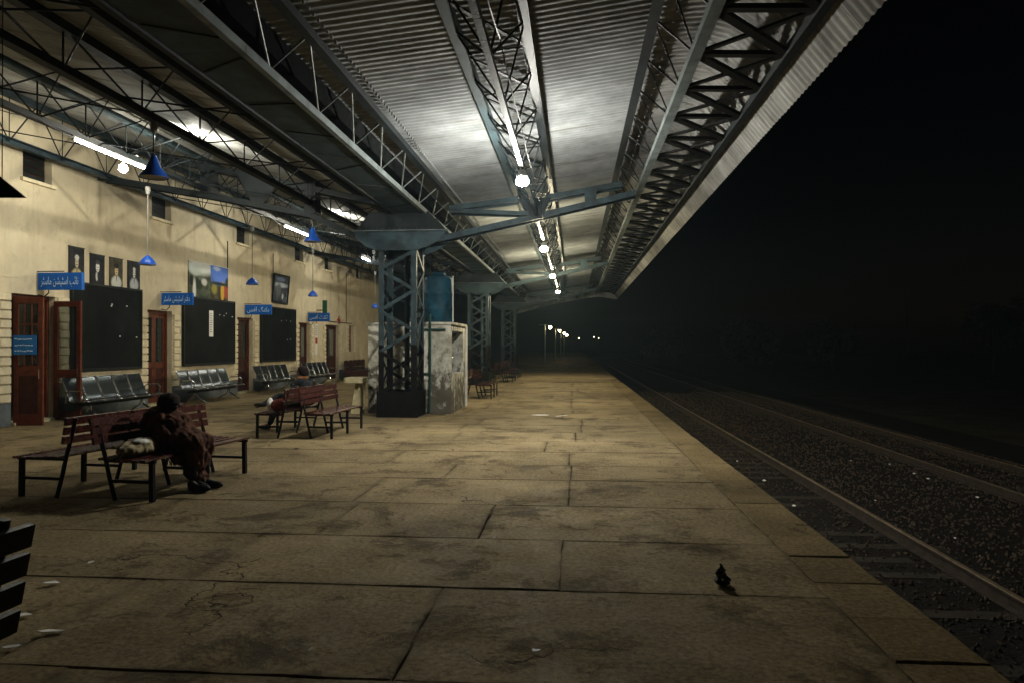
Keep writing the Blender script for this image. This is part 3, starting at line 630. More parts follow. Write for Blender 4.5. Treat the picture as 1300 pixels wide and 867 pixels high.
# medical notice strip and crosses near the far doors
t = empty('first_aid_notice', (WX + .02, wy(401), 0), 0, 'narrow white first aid notice with red cross and red square', 'notice')
MB().box((-.018, -.14, 1.2), (.0, .14, 2.55)).build('sheet', 'paper', t); MB().box((.001, -.13, 1.72), (.004, .13, 1.95)).build('red_square', 'red_paint', t)
MB().box((.001, -.05, 2.58), (.006, .05, 2.9)).box((.0005, -.15, 2.68), (.0055, .15, 2.8)).build('red_cross', 'red_paint', t)
for k in range(5): MB().box((.001, -.09, 2.05 + k * .09), (.003, .09, 2.09 + k * .09)).build('text_line', 'print_grey', t)
t = empty('cross_sign', (WX + .015, wy(430), 2.82), 0, 'red cross mark on the wall above the farthest doors', 'sign')
MB().box((-.014, -.06, -.19), (.006, .06, .19)).build('upright', 'red_paint', t); MB().box((-.013, -.2, -.06), (.0055, .2, .06)).build('cross_arm', 'red_paint', t)
t = empty('green_box', (WX + .32, wy(402) , 3.03), 0, 'green hanging box above the farthest blue sign', 'box')
MB().box((-.05, -.04, 0), (.14, .04, .55)).build('case', 'green_paint', t); MB().box((-.32, -.02, .1), (-.05, .02, .14)).build('bracket', 'bench_iron', t)
# conduits down the wall
for px, z0, z1, lab in ((288, 3.0, 5.0, 'thin dark conduit running down beside the blue-sky landscape poster'), (346, 4.2, 5.05, 'thin dark conduit dropping to the framed picture'), (439, 2.7, 5.2, 'thin dark conduit near the farthest doors')):
    o = MB().tube([(0, 0, z0), (0, 0, z1)], .014, 6).build('conduit_pipe', 'bench_iron'); o.location = (WX + .02, wy(px), 0); tag(o, lab, 'conduit')
o = MB().tube([(WX + .03, wy(416), 2.72), (WX + .03, wy(446), 2.72)], .016, 6).build('conduit_pipe', 'bench_iron'); tag(o, 'horizontal dark conduit running from the farthest blue sign along the wall', 'conduit')

# ================================================================== CANOPY: columns, girder, trusses, roof
CX = -3.98; COLZ = (3.5, 17.05, 30.85, 44.7); PL = [yy(z, CX) for z in COLZ]
YA, YB = -3.0, yy(48.2, 0)
def Zp(z): return z + H
col_labels = ('near lattice column outside the picture', 'blue-grey lattice column nearest the camera, beside the water tank', 'blue-grey lattice column standing behind the water tank', 'farthest blue-grey lattice column at the end of the canopy')
gp = [(-.99, .43), (-.93, .25), (-.70, .08), (-.46, 0), (.46, 0), (.70, .08), (.95, .22), (1.13, .43)]
tz = [(-.95, .446), (1.08, .446), (.72, .86), (-.62, .86)]
def make_column(Y, label):
    t = empty('lattice_column', (CX, Y, 0), 0, label, 'column', 'lattice columns of the canopy'); hw = .43; zt = 3.74; zb = 1.62
    for sx in (-1, 1):
        for sy in (-1, 1):
            for z0, z1, m in ((.0, zb, 'black_paint'), (zb, zt + .3, 'blue_grey')):
                b = MB(); x, y = sx * hw, sy * hw
                b.box((min(x, x - sx * .12), min(y, y - sy * .014), z0), (max(x, x - sx * .12), max(y, y - sy * .014), z1)); b.box((min(x, x - sx * .014), min(y - sy * .014, y - sy * .12), z0), (max(x, x - sx * .014), max(y - sy * .014, y - sy * .12), z1))
                b.build('corner_angle', m, t)
    z = .55; k = 0; dz = .46
    while z < zt - .1:
        z1 = min(z + dz, zt); m = 'black_paint' if (z + z1) / 2 < zb else 'blue_grey'; s = 1 if k % 2 else -1; a = hw - .03
        for fy in (-1, 1):
            bar(t, 'lacing_bar', (-s * a * fy, fy * (hw + .007), z), (s * a * fy, fy * (hw + .007), z1), .014, .075, m, up=(1, 0, 0) if False else (0, 0, 1))
            bar(t, 'lacing_bar', (fy * (hw + .007), -s * a * fy, z), (fy * (hw + .007), s * a * fy, z1), .014, .075, m)
        z, k = z1, k + 1
    for sy in (-1, 1): MB().box((-.47, sy * .445 - .008, 0), (.47, sy * .445 + .008, .58)).build('base_plate', 'black_paint', t)
    for sx in (-1, 1): MB().box((sx * .445 - .008, -.43, 0), (sx * .445 + .008, .43, .58)).build('base_plate', 'black_paint', t)
    for sy in (-1, 1):
        g = MB().prism([(p, q + zt) for p, q in gp], 'y', sy * .452 - .007, sy * .452 + .007).build('gusset_plate', 'blue_grey', t)
        MB().box((-1.02, sy * .452 - .08, zt + .43), (1.16, sy * .452 + .08, zt + .446)).build('flange', 'pale_steel', g)
        MB().prism([(p, q + zt) for p, q in tz], 'y', sy * .452 - .006, sy * .452 + .006).build('cap_plate', 'dark_steel', t)  # darker steel here: the plate's shade is put into its colour
        bb = MB()
        for xr in (-.42, -.36, .36, .42):
            for q in range(7): bb.box((xr - .012, sy * .452 + sy * .007 - .006, zt + .03 + q * .06), (xr + .012, sy * .452 + sy * .007 + .006, zt + .05 + q * .06))
        for xr in range(14): bb.box((-.85 + xr * .13 - .011, sy * .452 + sy * .006 - .006, zt + .48), (-.85 + xr * .13 + .011, sy * .452 + sy * .006 + .006, zt + .5))
        r_ = bb.build('rivets', 'blue_grey', g); r_['kind'] = 'stuff'
    MB().tube([(.1, .1, .0), (.1, .1, 4.2)], .06, 10).build('downpipe', 'blue_grey', t)
    return t
for Y, lb in list(zip(PL, col_labels))[1:]: make_column(Y, lb)

# box girder carried on the columns
gd = empty('box_girder', (-3.7, 0, Zp(2.97)), 0, 'long blue-grey box girder running over the column tops', 'girder')
seg = 3.4; y = YA
while y < YB - .5:
    y1 = min(y + seg, YB)
    b = MB().box((-.34, y + .003, 0), (.31, y1 - .003, .014)); b.box((-.34, y + .003, .014), (-.326, y1 - .003, .16)); b.build('bottom_plate', 'blue_grey', gd)
    MB().box((.315, y + .004, -.02), (.39, y1 - .004, -.004)).box((.376, y + .004, -.004), (.39, y1 - .004, .075)).build('edge_flange', 'pale_steel', gd)
    MB().box((-.42, y + .004, -.03), (-.345, y1 - .004, .09)).build('edge_angle', 'dark_steel', gd)
    for k in range(3):
        yy_ = y + .5 + k * 1.1; b = MB(); b.bar((-.3, yy_, -.006), (.28, yy_ + random.choice((-.35, .35, 0)), -.006), .03, .01); b.build('stiffener', 'dark_steel', gd)
    y = y1

def truss(name, label, chords, webs, y0=YA, y1=YB, panel=1.6, seg=5.0):
    """chords: list of (key, X, Z, w, h, material, shape); webs: list of (keyA, keyB, pattern, size, material, shape)"""
    t = empty(name, (chords[0][1], 0, chords[0][2]), 0, label, 'truss', 'long roof trusses of the canopy'); off = (chords[0][1], 0, chords[0][2]); pos = {}
    for key, X, Z, w_, h_, m, shp in chords:
        pos[key] = (X, Z); y = y0
        while y < y1 - .01:
            e = min(y + seg, y1); bar(t, 'chord', (X, y, Z), (X, e - .004, Z), w_, h_, m, shp, off=off); y = e
    n = int((y1 - y0) / panel)
    for ka, kb, pat, sz, m, shp in webs:
        (xa, za), (xb, zb) = pos[ka], pos[kb]; far = MB()
        for i in range(n):
            ya = y0 + i * panel
            segs = []
            if 'v' in pat: segs.append(((xa, ya, za), (xb, ya, zb)))
            if 'd' in pat: segs.append(((xa, ya, za), (xb, ya + panel, zb)))
            if 'u' in pat: segs.append(((xa, ya + panel, za), (xb, ya, zb)))
            if 'w' in pat: segs += [((xa, ya, za), (xb, ya + panel / 2, zb)), ((xb, ya + panel / 2, zb), (xa, ya + panel, za))]
            for p, q in segs:
                if ya > 30: far.bar(p, q, sz[0], sz[1])
                else: bar(t, 'web_rod' if shp == 'rod' else 'web_bar', p, q, sz[0], sz[1], m, shp, off=off)
        o = far.build('far_webs', m, t, off=off); o['kind'] = 'stuff'
    return t
DS = 'dark_steel'
truss('girder_truss', 'light rod truss rising from the right edge of the box girder', [('lip', -3.34, Zp(3.03), .05, .05, DS, 'angle'), ('top', -2.90, Zp(3.40), .12, .10, DS, 'angle')],
      [('lip', 'top', 'vu', (.026, .026), 'pale_steel', 'rod')], panel=1.55)
truss('girder_truss', 'dark rod truss rising from the left edge of the box girder', [('lip', -4.10, Zp(3.02), .10, .10, DS, 'angle'), ('top', -4.55, Zp(3.43), .12, .10, DS, 'angle')],
      [('lip', 'top', 'vd', (.026, .026), DS, 'rod')], panel=1.55)
truss('ridge_truss', 'triangular truss carrying the row of lit lamps over the platform', [('bot', -.87, Zp(2.95), .07, .085, 'black_paint', 'angle'), ('tl', -1.36, Zp(3.57), .13, .11, 'blue_grey', 'angle'), ('tr', -.56, Zp(3.65), .13, .11, DS, 'angle')],
      [('bot', 'tl', 'w', (.026, .026), DS, 'rod'), ('bot', 'tr', 'w', (.026, .026), DS, 'rod'), ('tl', 'tr', 'vd', (.05, .02), DS, 'box')], panel=1.5)
truss('edge_truss', 'heavy lattice truss along the outer edge of the canopy', [('rail', 1.41, Zp(3.42), .13, .10, 'pale_steel', 'box'), ('tin', .92, Zp(3.86), .13, .11, DS, 'angle'), ('out', 2.46, Zp(3.38), .10, .12, DS, 'box')],
      [('tin', 'rail', 'vd', (.026, .026), DS, 'rod'), ('rail', 'out', 'vd', (.11, .05), 'black_paint', 'box'), ('rail', 'out', 'u', (.07, .03), 'black_paint', 'box')], panel=1.18)
truss('inner_truss', 'dark rod truss hanging between the girder and the wall lamps', [('top', -6.10, Zp(3.81), .14, .12, DS, 'angle'), ('bot', -6.10, Zp(3.30), .13, .10, DS, 'angle'), ('side', -5.15, Zp(3.60), .10, .09, DS, 'angle')],
      [('bot', 'top', 'vu', (.03, .03), DS, 'rod'), ('bot', 'side', 'w', (.026, .026), DS, 'rod')], panel=1.62)
truss('inner_truss', 'grey rod truss near the wall with the fluorescent tubes under it', [('top', -8.60, Zp(4.30), .13, .12, 'blue_grey', 'angle'), ('bot', -8.60, Zp(3.65), .10, .10, DS, 'angle'), ('side', -7.75, Zp(4.17), .10, .09, DS, 'angle')],
      [('bot', 'top', 'vud', (.028, .028), DS, 'rod'), ('bot', 'side', 'w', (.024, .024), DS, 'rod')], panel=1.18)
truss('wall_truss', 'lattice truss running along the top of the cream wall', [('top', -10.98, Zp(4.90), .15, .12, 'blue_grey', 'angle'), ('bot', -10.98, Zp(3.98), .12, .14, 'blue_grey', 'channel')],
      [('bot', 'top', 'w', (.028, .028), DS, 'rod'), ('bot', 'top', 'v', (.02, .02), DS, 'rod')], panel=1.5, y1=Y1)
# lateral tie rods between the inner trusses
ti = empty('lateral_ties', (-6.1, 0, Zp(3.3)), 0, 'thin tie rods slanting across between the roof trusses', 'tie rods'); off = (-6.1, 0, Zp(3.3)); k = 0; y = 3.0
while y < 40:
    bar(ti, 'tie_rod', (-6.1, y, Zp(3.36)), (-4.12, y + .25, Zp(3.08)), .026, .026, DS, 'rod', off=off); bar(ti, 'tie_rod', (-8.6, y, Zp(3.68)), (-6.1, y + .8, Zp(3.34)), .026, .026, DS, 'rod', off=off)
    if k % 2: bar(ti, 'tie_rod', (-10.98, y, Zp(4.05)), (-8.6, y + .6, Zp(3.68)), .024, .024, DS, 'rod', off=off)
    y += 3.24; k += 1

# cross frames at each column
for i, Y in enumerate(PL):
    if i == 0: lab = 'cantilever bracket frame over the near end of the canopy'
    else: lab = ('cantilever bracket frame of blue-grey arms on the nearest column', 'cantilever bracket frame of blue-grey arms on the middle column', 'cantilever bracket frame of blue-grey arms on the farthest column')[i - 1]
    t = empty('cantilever_bracket', (CX, Y, Zp(2.4)), 0, lab, 'bracket', 'cantilever brackets'); off = (CX, Y, Zp(2.4))
    def B(n, a, c, w_, h_, m='blue_grey', shp='box', dy=0): return bar(t, n, (a[0], Y + dy, Zp(a[1])), (c[0], Y + dy, Zp(c[1])), w_, h_, m, shp, off=off)
    for dy in (-.16, .16):
        B('lower_arm', (-3.12, 2.42), (-.87, 2.90), .05, .13, dy=dy); B('lower_arm', (-.87, 2.90), (1.36, 3.40), .05, .13, dy=dy)
        B('upper_arm', (-2.85, 3.12), (-1.28, 3.30), .05, .12, dy=dy); B('upper_arm', (-.62, 3.33), (1.05, 3.60), .05, .12, dy=dy); B('strut', (-2.85, 3.06), (-.95, 2.97), .05, .09, dy=dy)
        B('lower_arm', (-4.85, 2.42), (-6.1, 3.02), .05, .13, 'dark_steel', dy=dy); B('lower_arm', (-6.1, 3.02), (-8.6, 3.52), .05, .13, 'dark_steel', dy=dy); B('lower_arm', (-8.6, 3.52), (-11.25, 3.98), .05, .13, 'dark_steel', dy=dy)
        B('upper_arm', (-4.6, 3.30), (-8.6, 4.18), .05, .13, 'dark_steel', dy=dy); B('upper_arm', (-8.6, 4.18), (-11.25, 4.82), .05, .13, 'dark_steel', dy=dy)
    for x, z0, z1 in ((.35, 3.22, 3.5), (-6.1, 3.05, 3.75), (-8.6, 3.55, 4.15)): MB().box((x - .13, Y - .19, Zp(z0)), (x + .13, Y + .19, Zp(z1))).build('batten_plate', 'dark_steel' if x < 0 else 'blue_grey', t, off=off)
    MB().prism([(-.95, Zp(2.86)), (-.75, Zp(2.86)), (-.52, Zp(3.32)), (-1.3, Zp(3.3))], 'y', Y - .198, Y - .188).build('node_plate', 'dark_steel', t, off=off)
    MB().prism([(-7.45, Zp(3.28)), (-7.2, Zp(3.28)), (-6.75, Zp(3.88)), (-7.9, Zp(4.1))], 'y', Y - .2, Y - .19).build('node_plate', 'dark_steel', t, off=off)

# roof sheets: trapezoidal corrugation, ribs across the platform
PITCH = .145
rp_r = [(-3.30, 3.43), (-2.9, 3.475), (-.96, 3.685), (.92, 3.945), (1.4, 4.01), (1.75, 4.02), (1.95, 3.96), (2.1, 3.85), (2.28, 3.68), (2.5, 3.44), (2.79, 3.08)]
rp_l = [(-4.14, 3.43), (-11.32, 5.08)]
def sheet_mesh(name, prof, n, m):
    pr = []; 
    for (a, za), (c, zc_) in zip(prof[:-1], prof[1:]):
        k = max(1, int((c - a) / 1.2) if c > a else int((a - c) / 1.2))
        for i in range(k): pr.append((a + (c - a) * i / k, za + (zc_ - za) * i / k))
    pr.append(prof[-1]); cs = []
    for i in range(n):
        for f in range(8): cs.append(((i + f / 8) * PITCH, .0095 * (1 - math.cos(2 * math.pi * f / 8))))
    cs.append((n * PITCH + .05, 0)); b = MB(); k = len(pr)
    for y, h in cs:
        for x, z in pr: b.v.append((x, y, Zp(z) + h))
    for i in range(len(cs) - 1):
        for j in range(k - 1): b.f.append((i * k + j, i * k + j + 1, (i + 1) * k + j + 1, (i + 1) * k + j))
    return b.mesh(name, m, smooth=True, fix=False)
roof = empty('canopy_roof', (0, 0, Zp(3.4)), 0, 'long corrugated metal canopy roof curving down over the track', 'roof')
NS = 18; panels = [(sheet_mesh('roof_sheet', rp_r[:3], NS, 'galv'), 0), (sheet_mesh('roof_sheet', rp_r[2:4], NS, 'galv'), .004), (sheet_mesh('roof_sheet', rp_r[3:], NS, 'galv_old'), .008),
                   (sheet_mesh('roof_sheet', [(-4.14, 3.43), (-7.6, 4.225)], NS, 'galv_left'), 0), (sheet_mesh('roof_sheet', [(-7.5, 4.205), (-11.32, 5.08)], NS, 'galv_left'), .006)]
y = YA; q = 0
while y < YB - .3:
    for k, (me, dz) in enumerate(panels):
        if k >= 3 and y > Y1 + 3: continue
        o = inst('roof_sheet', me, roof, (0, y, -Zp(3.4) + dz + (.003 if q % 2 else 0) + random.uniform(0, .002)), (random.uniform(-.0006, .0006), 0, 0))
    y += NS * PITCH; q += 1
YE = y
# valley gutter over the girder, rolled outer edge, end fascia
MB().prism([(-4.2, Zp(3.40)), (-4.12, Zp(3.22)), (-3.34, Zp(3.22)), (-3.24, Zp(3.40)), (-3.25, Zp(3.40)), (-3.345, Zp(3.232)), (-4.115, Zp(3.232)), (-4.19, Zp(3.40))], 'y', YA, YE).build('valley_gutter', 'gutter_dark', roof, off=(0, 0, Zp(3.4)))
bb = MB()
for X, dz in ((-2.72, 3.47), (.98, 3.92), (-6.3, 3.92), (1.2, 3.955), (2.3, 3.63)):
    yb = 3.0
    while yb < 30: bb.box((X - .012, yb, Zp(dz) - .03), (X + .012, yb + .03, Zp(dz) + .01)); yb += PITCH * (1 if X < -2 else 2)
o = bb.build('hook_bolts', 'galv', roof, off=(0, 0, Zp(3.4))); o['kind'] = 'stuff'
fa = MB(); n = 120; bot = [(-4.1, 2.05), (-3.5, 2.22), (-1.9, 2.66), (.7, 3.15), (1.6, 3.24), (2.78, 3.04)]
def along(x, pts): return next(za + (zb_ - za) * (x - a) / (c - a) for (a, za), (c, zb_) in zip(pts[:-1], pts[1:]) if a <= x <= c)
for i in range(n + 1):
    x = -4.1 + (2.77 + 4.1) * i / n; dy = .018 if (i // 2) % 2 else 0
    fa.v += [(x, YE + .02 + dy, Zp(along(x, [(-4.2, 3.42)] + rp_r) + .03)), (x, YE + .02 + dy, Zp(along(x, bot)))]
fa.f = [(2 * i, 2 * i + 1, 2 * i + 3, 2 * i + 2) for i in range(n)]
fa.build('end_fascia', 'galv', roof, off=(0, 0, Zp(3.4)), fix=False)

# ================================================================== LAMPS
def ridge_lamp(zc, m, lab):
    Y = yy(zc, -.86); t = empty('platform_lamp', (-.86, Y, Zp(2.68)), 0, lab, 'lamp', 'lit lamps along the ridge truss')
    MB().lathe([(.03, .20), (.06, .18), (.088, .10), (.095, .047)], n=14).build('lamp_holder', 'white_rod', t, smooth=True)
    MB().lathe([(.055, -.062), (.092, -.045), (.108, -.01), (.106, .02), (.096, .046)], n=10).build('bulb', m, t, smooth=True)
    MB().tube([(0, 0, .2), (0, 0, .26)], .015, 6).build('stem', 'bench_iron', t)
    MB().box((-.05, -.06, .255), (.05, .06, .275)).build('clamp', 'bench_iron', t)
for zc, m, lab in ((12.1, 'bulb_white', 'brilliant white lamp nearest on the ridge truss'), (20.6, 'bulb_warm', 'second lit lamp along the ridge truss'), (28.6, 'bulb_warm', 'third lit lamp along the ridge truss'), (37.0, 'bulb_warm', 'fourth lit lamp, farthest along the ridge truss')): ridge_lamp(zc, m, lab)
for z0, z1, lab in ((12.65, 14.9, 'lit white fluorescent tube nearest, under the wall-side truss'), (21.9, 24.0, 'lit fluorescent tube above the far pendant lamps'), (29.8, 32.0, 'lit fluorescent tube farthest along the wall')):
    X = -8.6; ya, yb = yy(z0, X), yy(z1, X); t = empty('tube_light', (X, (ya + yb) / 2, Zp(3.55)), 0, lab, 'tube light', 'fluorescent tubes by the wall'); hl = (yb - ya) / 2
    MB().box((-.045, -hl, .03), (.045, hl, .07)).build('batten', 'white_rod', t)
    MB().tube([(0, -hl + .06, 0), (0, hl - .06, 0)], .02, 6, False).build('tube', 'tube_lit', t)
    for s in (-1, 1): MB().box((-.02, s * (hl - .05) - .02, -.025), (.02, s * (hl - .05) + .02, .03)).build('tube_holder', 'white_rod', t)
for zc, lab in ((14.4, 'bright bulb tucked under the roof behind the dark inner truss'), (23.2, 'second bulb tucked under the roof behind the inner truss'), (32.0, 'third bulb tucked under the roof, farthest from the camera')):
    X = -7.42; t = empty('roof_bulb', (X, yy(zc, X), Zp(4.05)), 0, lab, 'lamp', 'bulbs under the wall-side roof')
    MB().ball((0, 0, 0), .03, 8, 6).build('bulb', 'bulb_roof', t, smooth=True); MB().tube([(0, 0, .03), (0, 0, .12)], .02, 8).build('lamp_holder', 'white_rod', t)
X = -8.9; t = empty('wall_bulb', (X, yy(14.6, X), Zp(3.50)), 0, 'glaring round bulb hanging below the nearest fluorescent tube', 'lamp')
MB().ball((0, 0, 0), .085, 8, 6).build('bulb', 'bulb_wall', t, smooth=True); MB().tube([(0, 0, .08), (0, 0, .2), (.3, 0, .24)], .022, 8).build('lamp_holder', 'white_rod', t)

def pendant(X, zc, z, r, h, top, m, lab, dome=True, rodm='rod_grey'):
    Y = yy(zc, X); t = empty('pendant_lamp', (X, Y, Zp(z)), 0, lab, 'pendant lamp', 'blue pendant lamps')
    pr = [(r, 0), (r * 1.02, h * .12), (r * .92, h * .35), (r * .6, h * .72), (r * .22, h * .97), (.03, h * 1.05)] if dome else [(r, 0), (r, h * .05), (r * .5, h * .5), (.05, h * .95), (.03, h * 1.1)]
    MB().lathe(pr, n=24, capb=False).build('lamp_shade', m, t, smooth=True); MB().lathe([(r * .95, .012), (.02, h * .8)], n=24, capb=False).build('shade_lining', 'white_rod', t, smooth=True)
    MB().tube([(0, 0, h), (0, 0, top - z)], .012, 8).build('rod', rodm, t); MB().lathe([(.03, top - z - .16), (.05, top - z - .08), (.05, top - z)], n=12).build('canopy_cup', 'rod_grey', t)
for zc, px in ((15.6, 187), (20.7, 320), (25.6, 397), (33.4, 476)):
    X = -(730 - px) * zc / 939 * CS
    pendant(X, zc, 1.70, .165, .19, 3.35, 'lamp_blue', {187: 'small blue pendant lamp above the nearest notice board', 320: 'small blue pendant lamp left of the framed picture', 397: 'small blue pendant lamp over the farthest blue sign', 476: 'small blue pendant lamp beside the first column, farthest away'}[px])
pendant(-6.08, 10.7, 2.43, .20, .30, 3.24, 'lamp_blue', 'large blue cone pendant lamp in front of the glaring wall bulb', dome=False, rodm='bench_iron')
pendant(-6.1, 17.25, 2.42, .195, .30, 3.0, 'lamp_blue', 'large blue cone pendant lamp hanging left of the first column', dome=False)
t = empty('triangle_board', (-4.62, yy(5.85, -4.62), Zp(1.17)), TH, 'black triangular board hanging at the edge of the picture', 'board')
MB().prism([(-.42, 0), (.29, 0), (-.06, .28)], 'y', -.012, .012).build('panel', 'black_paint', t)
for x in (-.3, .1): MB().tube([(x, 0, .1), (x, 0, 1.9)], .004, 5).build('wire', 'bench_iron', t)

# sagging cables
def cable(name_lab, a, c, sag, n, r=.008):
    pts = []; a, c = Vector(a), Vector(c)
    for k in range(n):
        p, q = a.lerp(c, k / n), a.lerp(c, (k + 1) / n)
        for i in range(6): t_ = i / 6; m_ = p.lerp(q, t_); m_.z -= sag * 4 * t_ * (1 - t_) * random.Random(k).uniform(.5, 1.3); pts.append(m_)
    pts.append(c); o = MB().tube(pts, r, 5).build('power_cable', 'bench_iron'); tag(o, name_lab, 'cable', 'sagging power cables')
cable('black cable sagging along the lamp truss over the platform', (-.72, -1, Zp(2.97)), (-.72, 45, Zp(2.97)), .09, 17)
cable('black cable looped along the truss with the fluorescent tubes', (-8.5, 2, Zp(3.60)), (-8.5, 38, Zp(3.60)), .12, 12)

# lamp posts on the open platform beyond
for k, (px, zc) in enumerate(((692, 65), (705, 80), (712, 96), (716, 112))):
    X = -(730 - px) * zc / 939; t = empty('lamp_post', (X, yy(zc, X), 0), 0, 'lit lamp post on the open platform, ' + ('first', 'second', 'third', 'last')[k] + ' beyond the canopy', 'lamp post', 'lamp posts on the far platform')
    MB().tube([(0, 0, 0), (0, 0, 3.4)], [.07, .05], 8).build('pole', 'post_paint', t); MB().bar((-.55, 0, 3.42), (.6, 0, 3.45), .06, .05).build('arm', 'post_paint', t)
    MB().lathe([(.12, 3.40), (.16, 3.34), (.10, 3.30)], (.45, 0, 0), 12).build('lamp_head', 'post_paint', t); MB().ball((.45, 0, 3.2), .13, 6, 5).build('bulb', 'post_bulb', t, smooth=True)
for px, py, zc in ((735, 429.5, 190), (754, 428, 210), (760, 429.5, 240)):
    X = (px - 730) * zc / 939; z = H + (439 - py) * zc / 939; t = empty('distant_lamp', (X + .0, yy(zc, X), -1.45), 0, 'tiny distant light in the darkness beyond the platform', 'lamp', 'distant lights beyond the platform')
    MB().tube([(0, 0, 0), (0, 0, z + 1.4)], .06, 6).build('pole', 'bench_iron', t); MB().ball((0, 0, z + 1.45), .16, 6, 4).build('bulb', 'far_bulb', t, smooth=True)

# ================================================================== FURNITURE
def bench_double():
    t = empty('double_bench'); L2 = .95; W = .70
    for s in (-1, 1):
        for k in range(6):
            x = s * (.235 + k * .082); z = .44 - .004 * k + (.012 if k == 5 else 0)
            MB().box((x - .029, -L2, z - .012), (x + .029, L2, z + .012)).build('seat_slat', 'bench_wood', t)
        for k in range(3):
            z = .62 + k * .098; x = s * (.165 - .05 * (z - .55) / .33)
            b = MB(); b.bar((x, -L2, z), (x, L2, z), .024, .078, up=(s * -.15, 0, 1)); b.build('back_slat', 'bench_wood', t)
        for y in (-.84, 0, .84):
            bar(t, 'leg', (s * (W - .03), y, 0), (s * (W - .035), y, .425), .04, .04, 'bench_iron', up=(0, 1, 0))
            MB().tube([(s * .30, y, 0), (s * .245, y, .22), (s * .20, y, .44), (s * .145, y, .66), (s * .108, y, .845)], .021, 6).build('back_post', 'bench_iron', t)
            bar(t, 'seat_rail', (s * .2, y, .412), (s * W, y, .41), .035, .035, 'bench_iron'); bar(t, 'stretcher', (s * .245, y, .2), (s * (W - .05), y, .2), .03, .03, 'bench_iron')
    return t
dbl = bench_double()
spots = [(-5.02, 8.62, -6, 'red-brown double bench where the wrapped person sits'), (-4.84, 13.68, -1, 'red-brown double bench in front of the column, person sitting on its far side'), (-3.2, 23.3, 0, 'red-brown double bench just past the white tank stand'),
         (-3.42, 33.6, 0, 'red-brown double bench beyond the middle column'), (-3.5, 37.6, 0, 'farthest red-brown double bench on the platform')]
for i, (X, zc, a, lab) in enumerate(spots):
    o = dbl if i == 0 else copy_tree(dbl); o.location = (X, yy(zc, X), 0); o.rotation_euler = (0, 0, R(a)); tag(o, lab, 'bench', 'slatted double benches')
    if i == 0: o.scale = (1.17, 1.04, 1)
    else: o.scale = (1, 1, 1)
B1 = dbl
# single bench cut by the picture's lower left corner, back towards the camera side
t = empty('slatted_bench', (-2.34, 1.85, 0), R(-2), 'dark slatted bench at the lower corner, its back turned to the tracks', 'bench')
for k in range(4): z = .50 + k * .115; MB().bar((.06 + .18 * (z - .45), -.95, z), (.06 + .18 * (z - .45), .95, z), .028, .092, up=(.2, 0, 1)).build('back_slat', 'bench_iron', t)  # near-black slats: the silhouette's shade is put into their colour
for k in range(6): x = -.02 - k * .085; MB().box((x - .035, -.95, .43), (x + .035, .95, .455)).build('seat_slat', 'bench_wood', t)
for y in (-.84, .0, .84):
    MB().tube([(.12, y, 0), (.03, y, .4), (.115, y, .93)], .022, 6).build('back_post', 'bench_iron', t); bar(t, 'leg', (-.45, y, 0), (-.45, y, .41), .04, .04, 'bench_iron', up=(0, 1, 0)); bar(t, 'seat_rail', (-.47, y, .41), (.05, y, .41), .03, .03, 'bench_iron')

def steel_chairs():
    t = empty('steel_chair_row'); n = 5; p = .57; L2 = n * p / 2
    shell = []
    prof_s = [(.52, .415), (.47, .44), (.30, .43), (.12, .42), (.06, .45), (.02, .56), (-.04, .72), (-.11, .91), (-.13, .93)]
    b = MB(); hw = .255
    for (x, z) in prof_s: b.v += [(x, -hw, z), (x, -hw * .55, z - .006), (x, 0, z - .008), (x, hw * .55, z - .006), (x, hw, z)]
    for i in range(len(prof_s) - 1):
        for j in range(4): b.f.append((i * 5 + j, i * 5 + j + 1, (i + 1) * 5 + j + 1, (i + 1) * 5 + j))
    sm = b.mesh('seat_shell', 'chair_steel', smooth=True, fix=False)
    ems = [MB().tube([(x, s * (hw + .008), z) for x, z in prof_s], .014, 6).mesh('edge_tube', 'chrome', smooth=True) for s in (-1, 1)]
    for k in range(n):
        y = -L2 + (k + .5) * p; sh = inst('seat', sm, t, (0, y, 0)); [inst('edge_tube', em, sh) for em in ems]
    MB().bar((.22, -L2, .35), (.22, L2, .35), .05, .07).build('beam', 'bench_iron', t)
    for y in (-L2 + .45, L2 - .45):
        lg = MB().tube([(.22, y, .34), (.26, y, .2), (.50, y, .05), (.56, y, .02)], .022, 8).build('leg', 'chrome', t); MB().tube([(.22, y, .33), (.16, y, .2), (-.06, y, .05), (-.12, y, .02)], .022, 8).build('rear_leg', 'chrome', lg)
    for y in (-L2, L2): MB().tube([(.0, y, .40), (.02, y, .62), (.08, y, .655), (.36, y, .655), (.42, y, .60), (.40, y, .42)], .016, 8).build('armrest', 'chrome', t)
    return t
sch = steel_chairs()
for i, (zc0, lab) in enumerate(((15.6, 'row of black steel seats under the nearest notice board'), (20.1, 'row of black steel seats beneath the landscape posters'), (24.9, 'row of black steel seats under the plain notice board'), (29.3, 'farthest row of black steel seats, by the narrow first aid notice'))):
    X = -10.72; o = sch if i == 0 else copy_tree(sch); o.location = (X, yy(zc0 + 1.45, X), 0); tag(o, lab, 'seat row', 'rows of black steel seats')
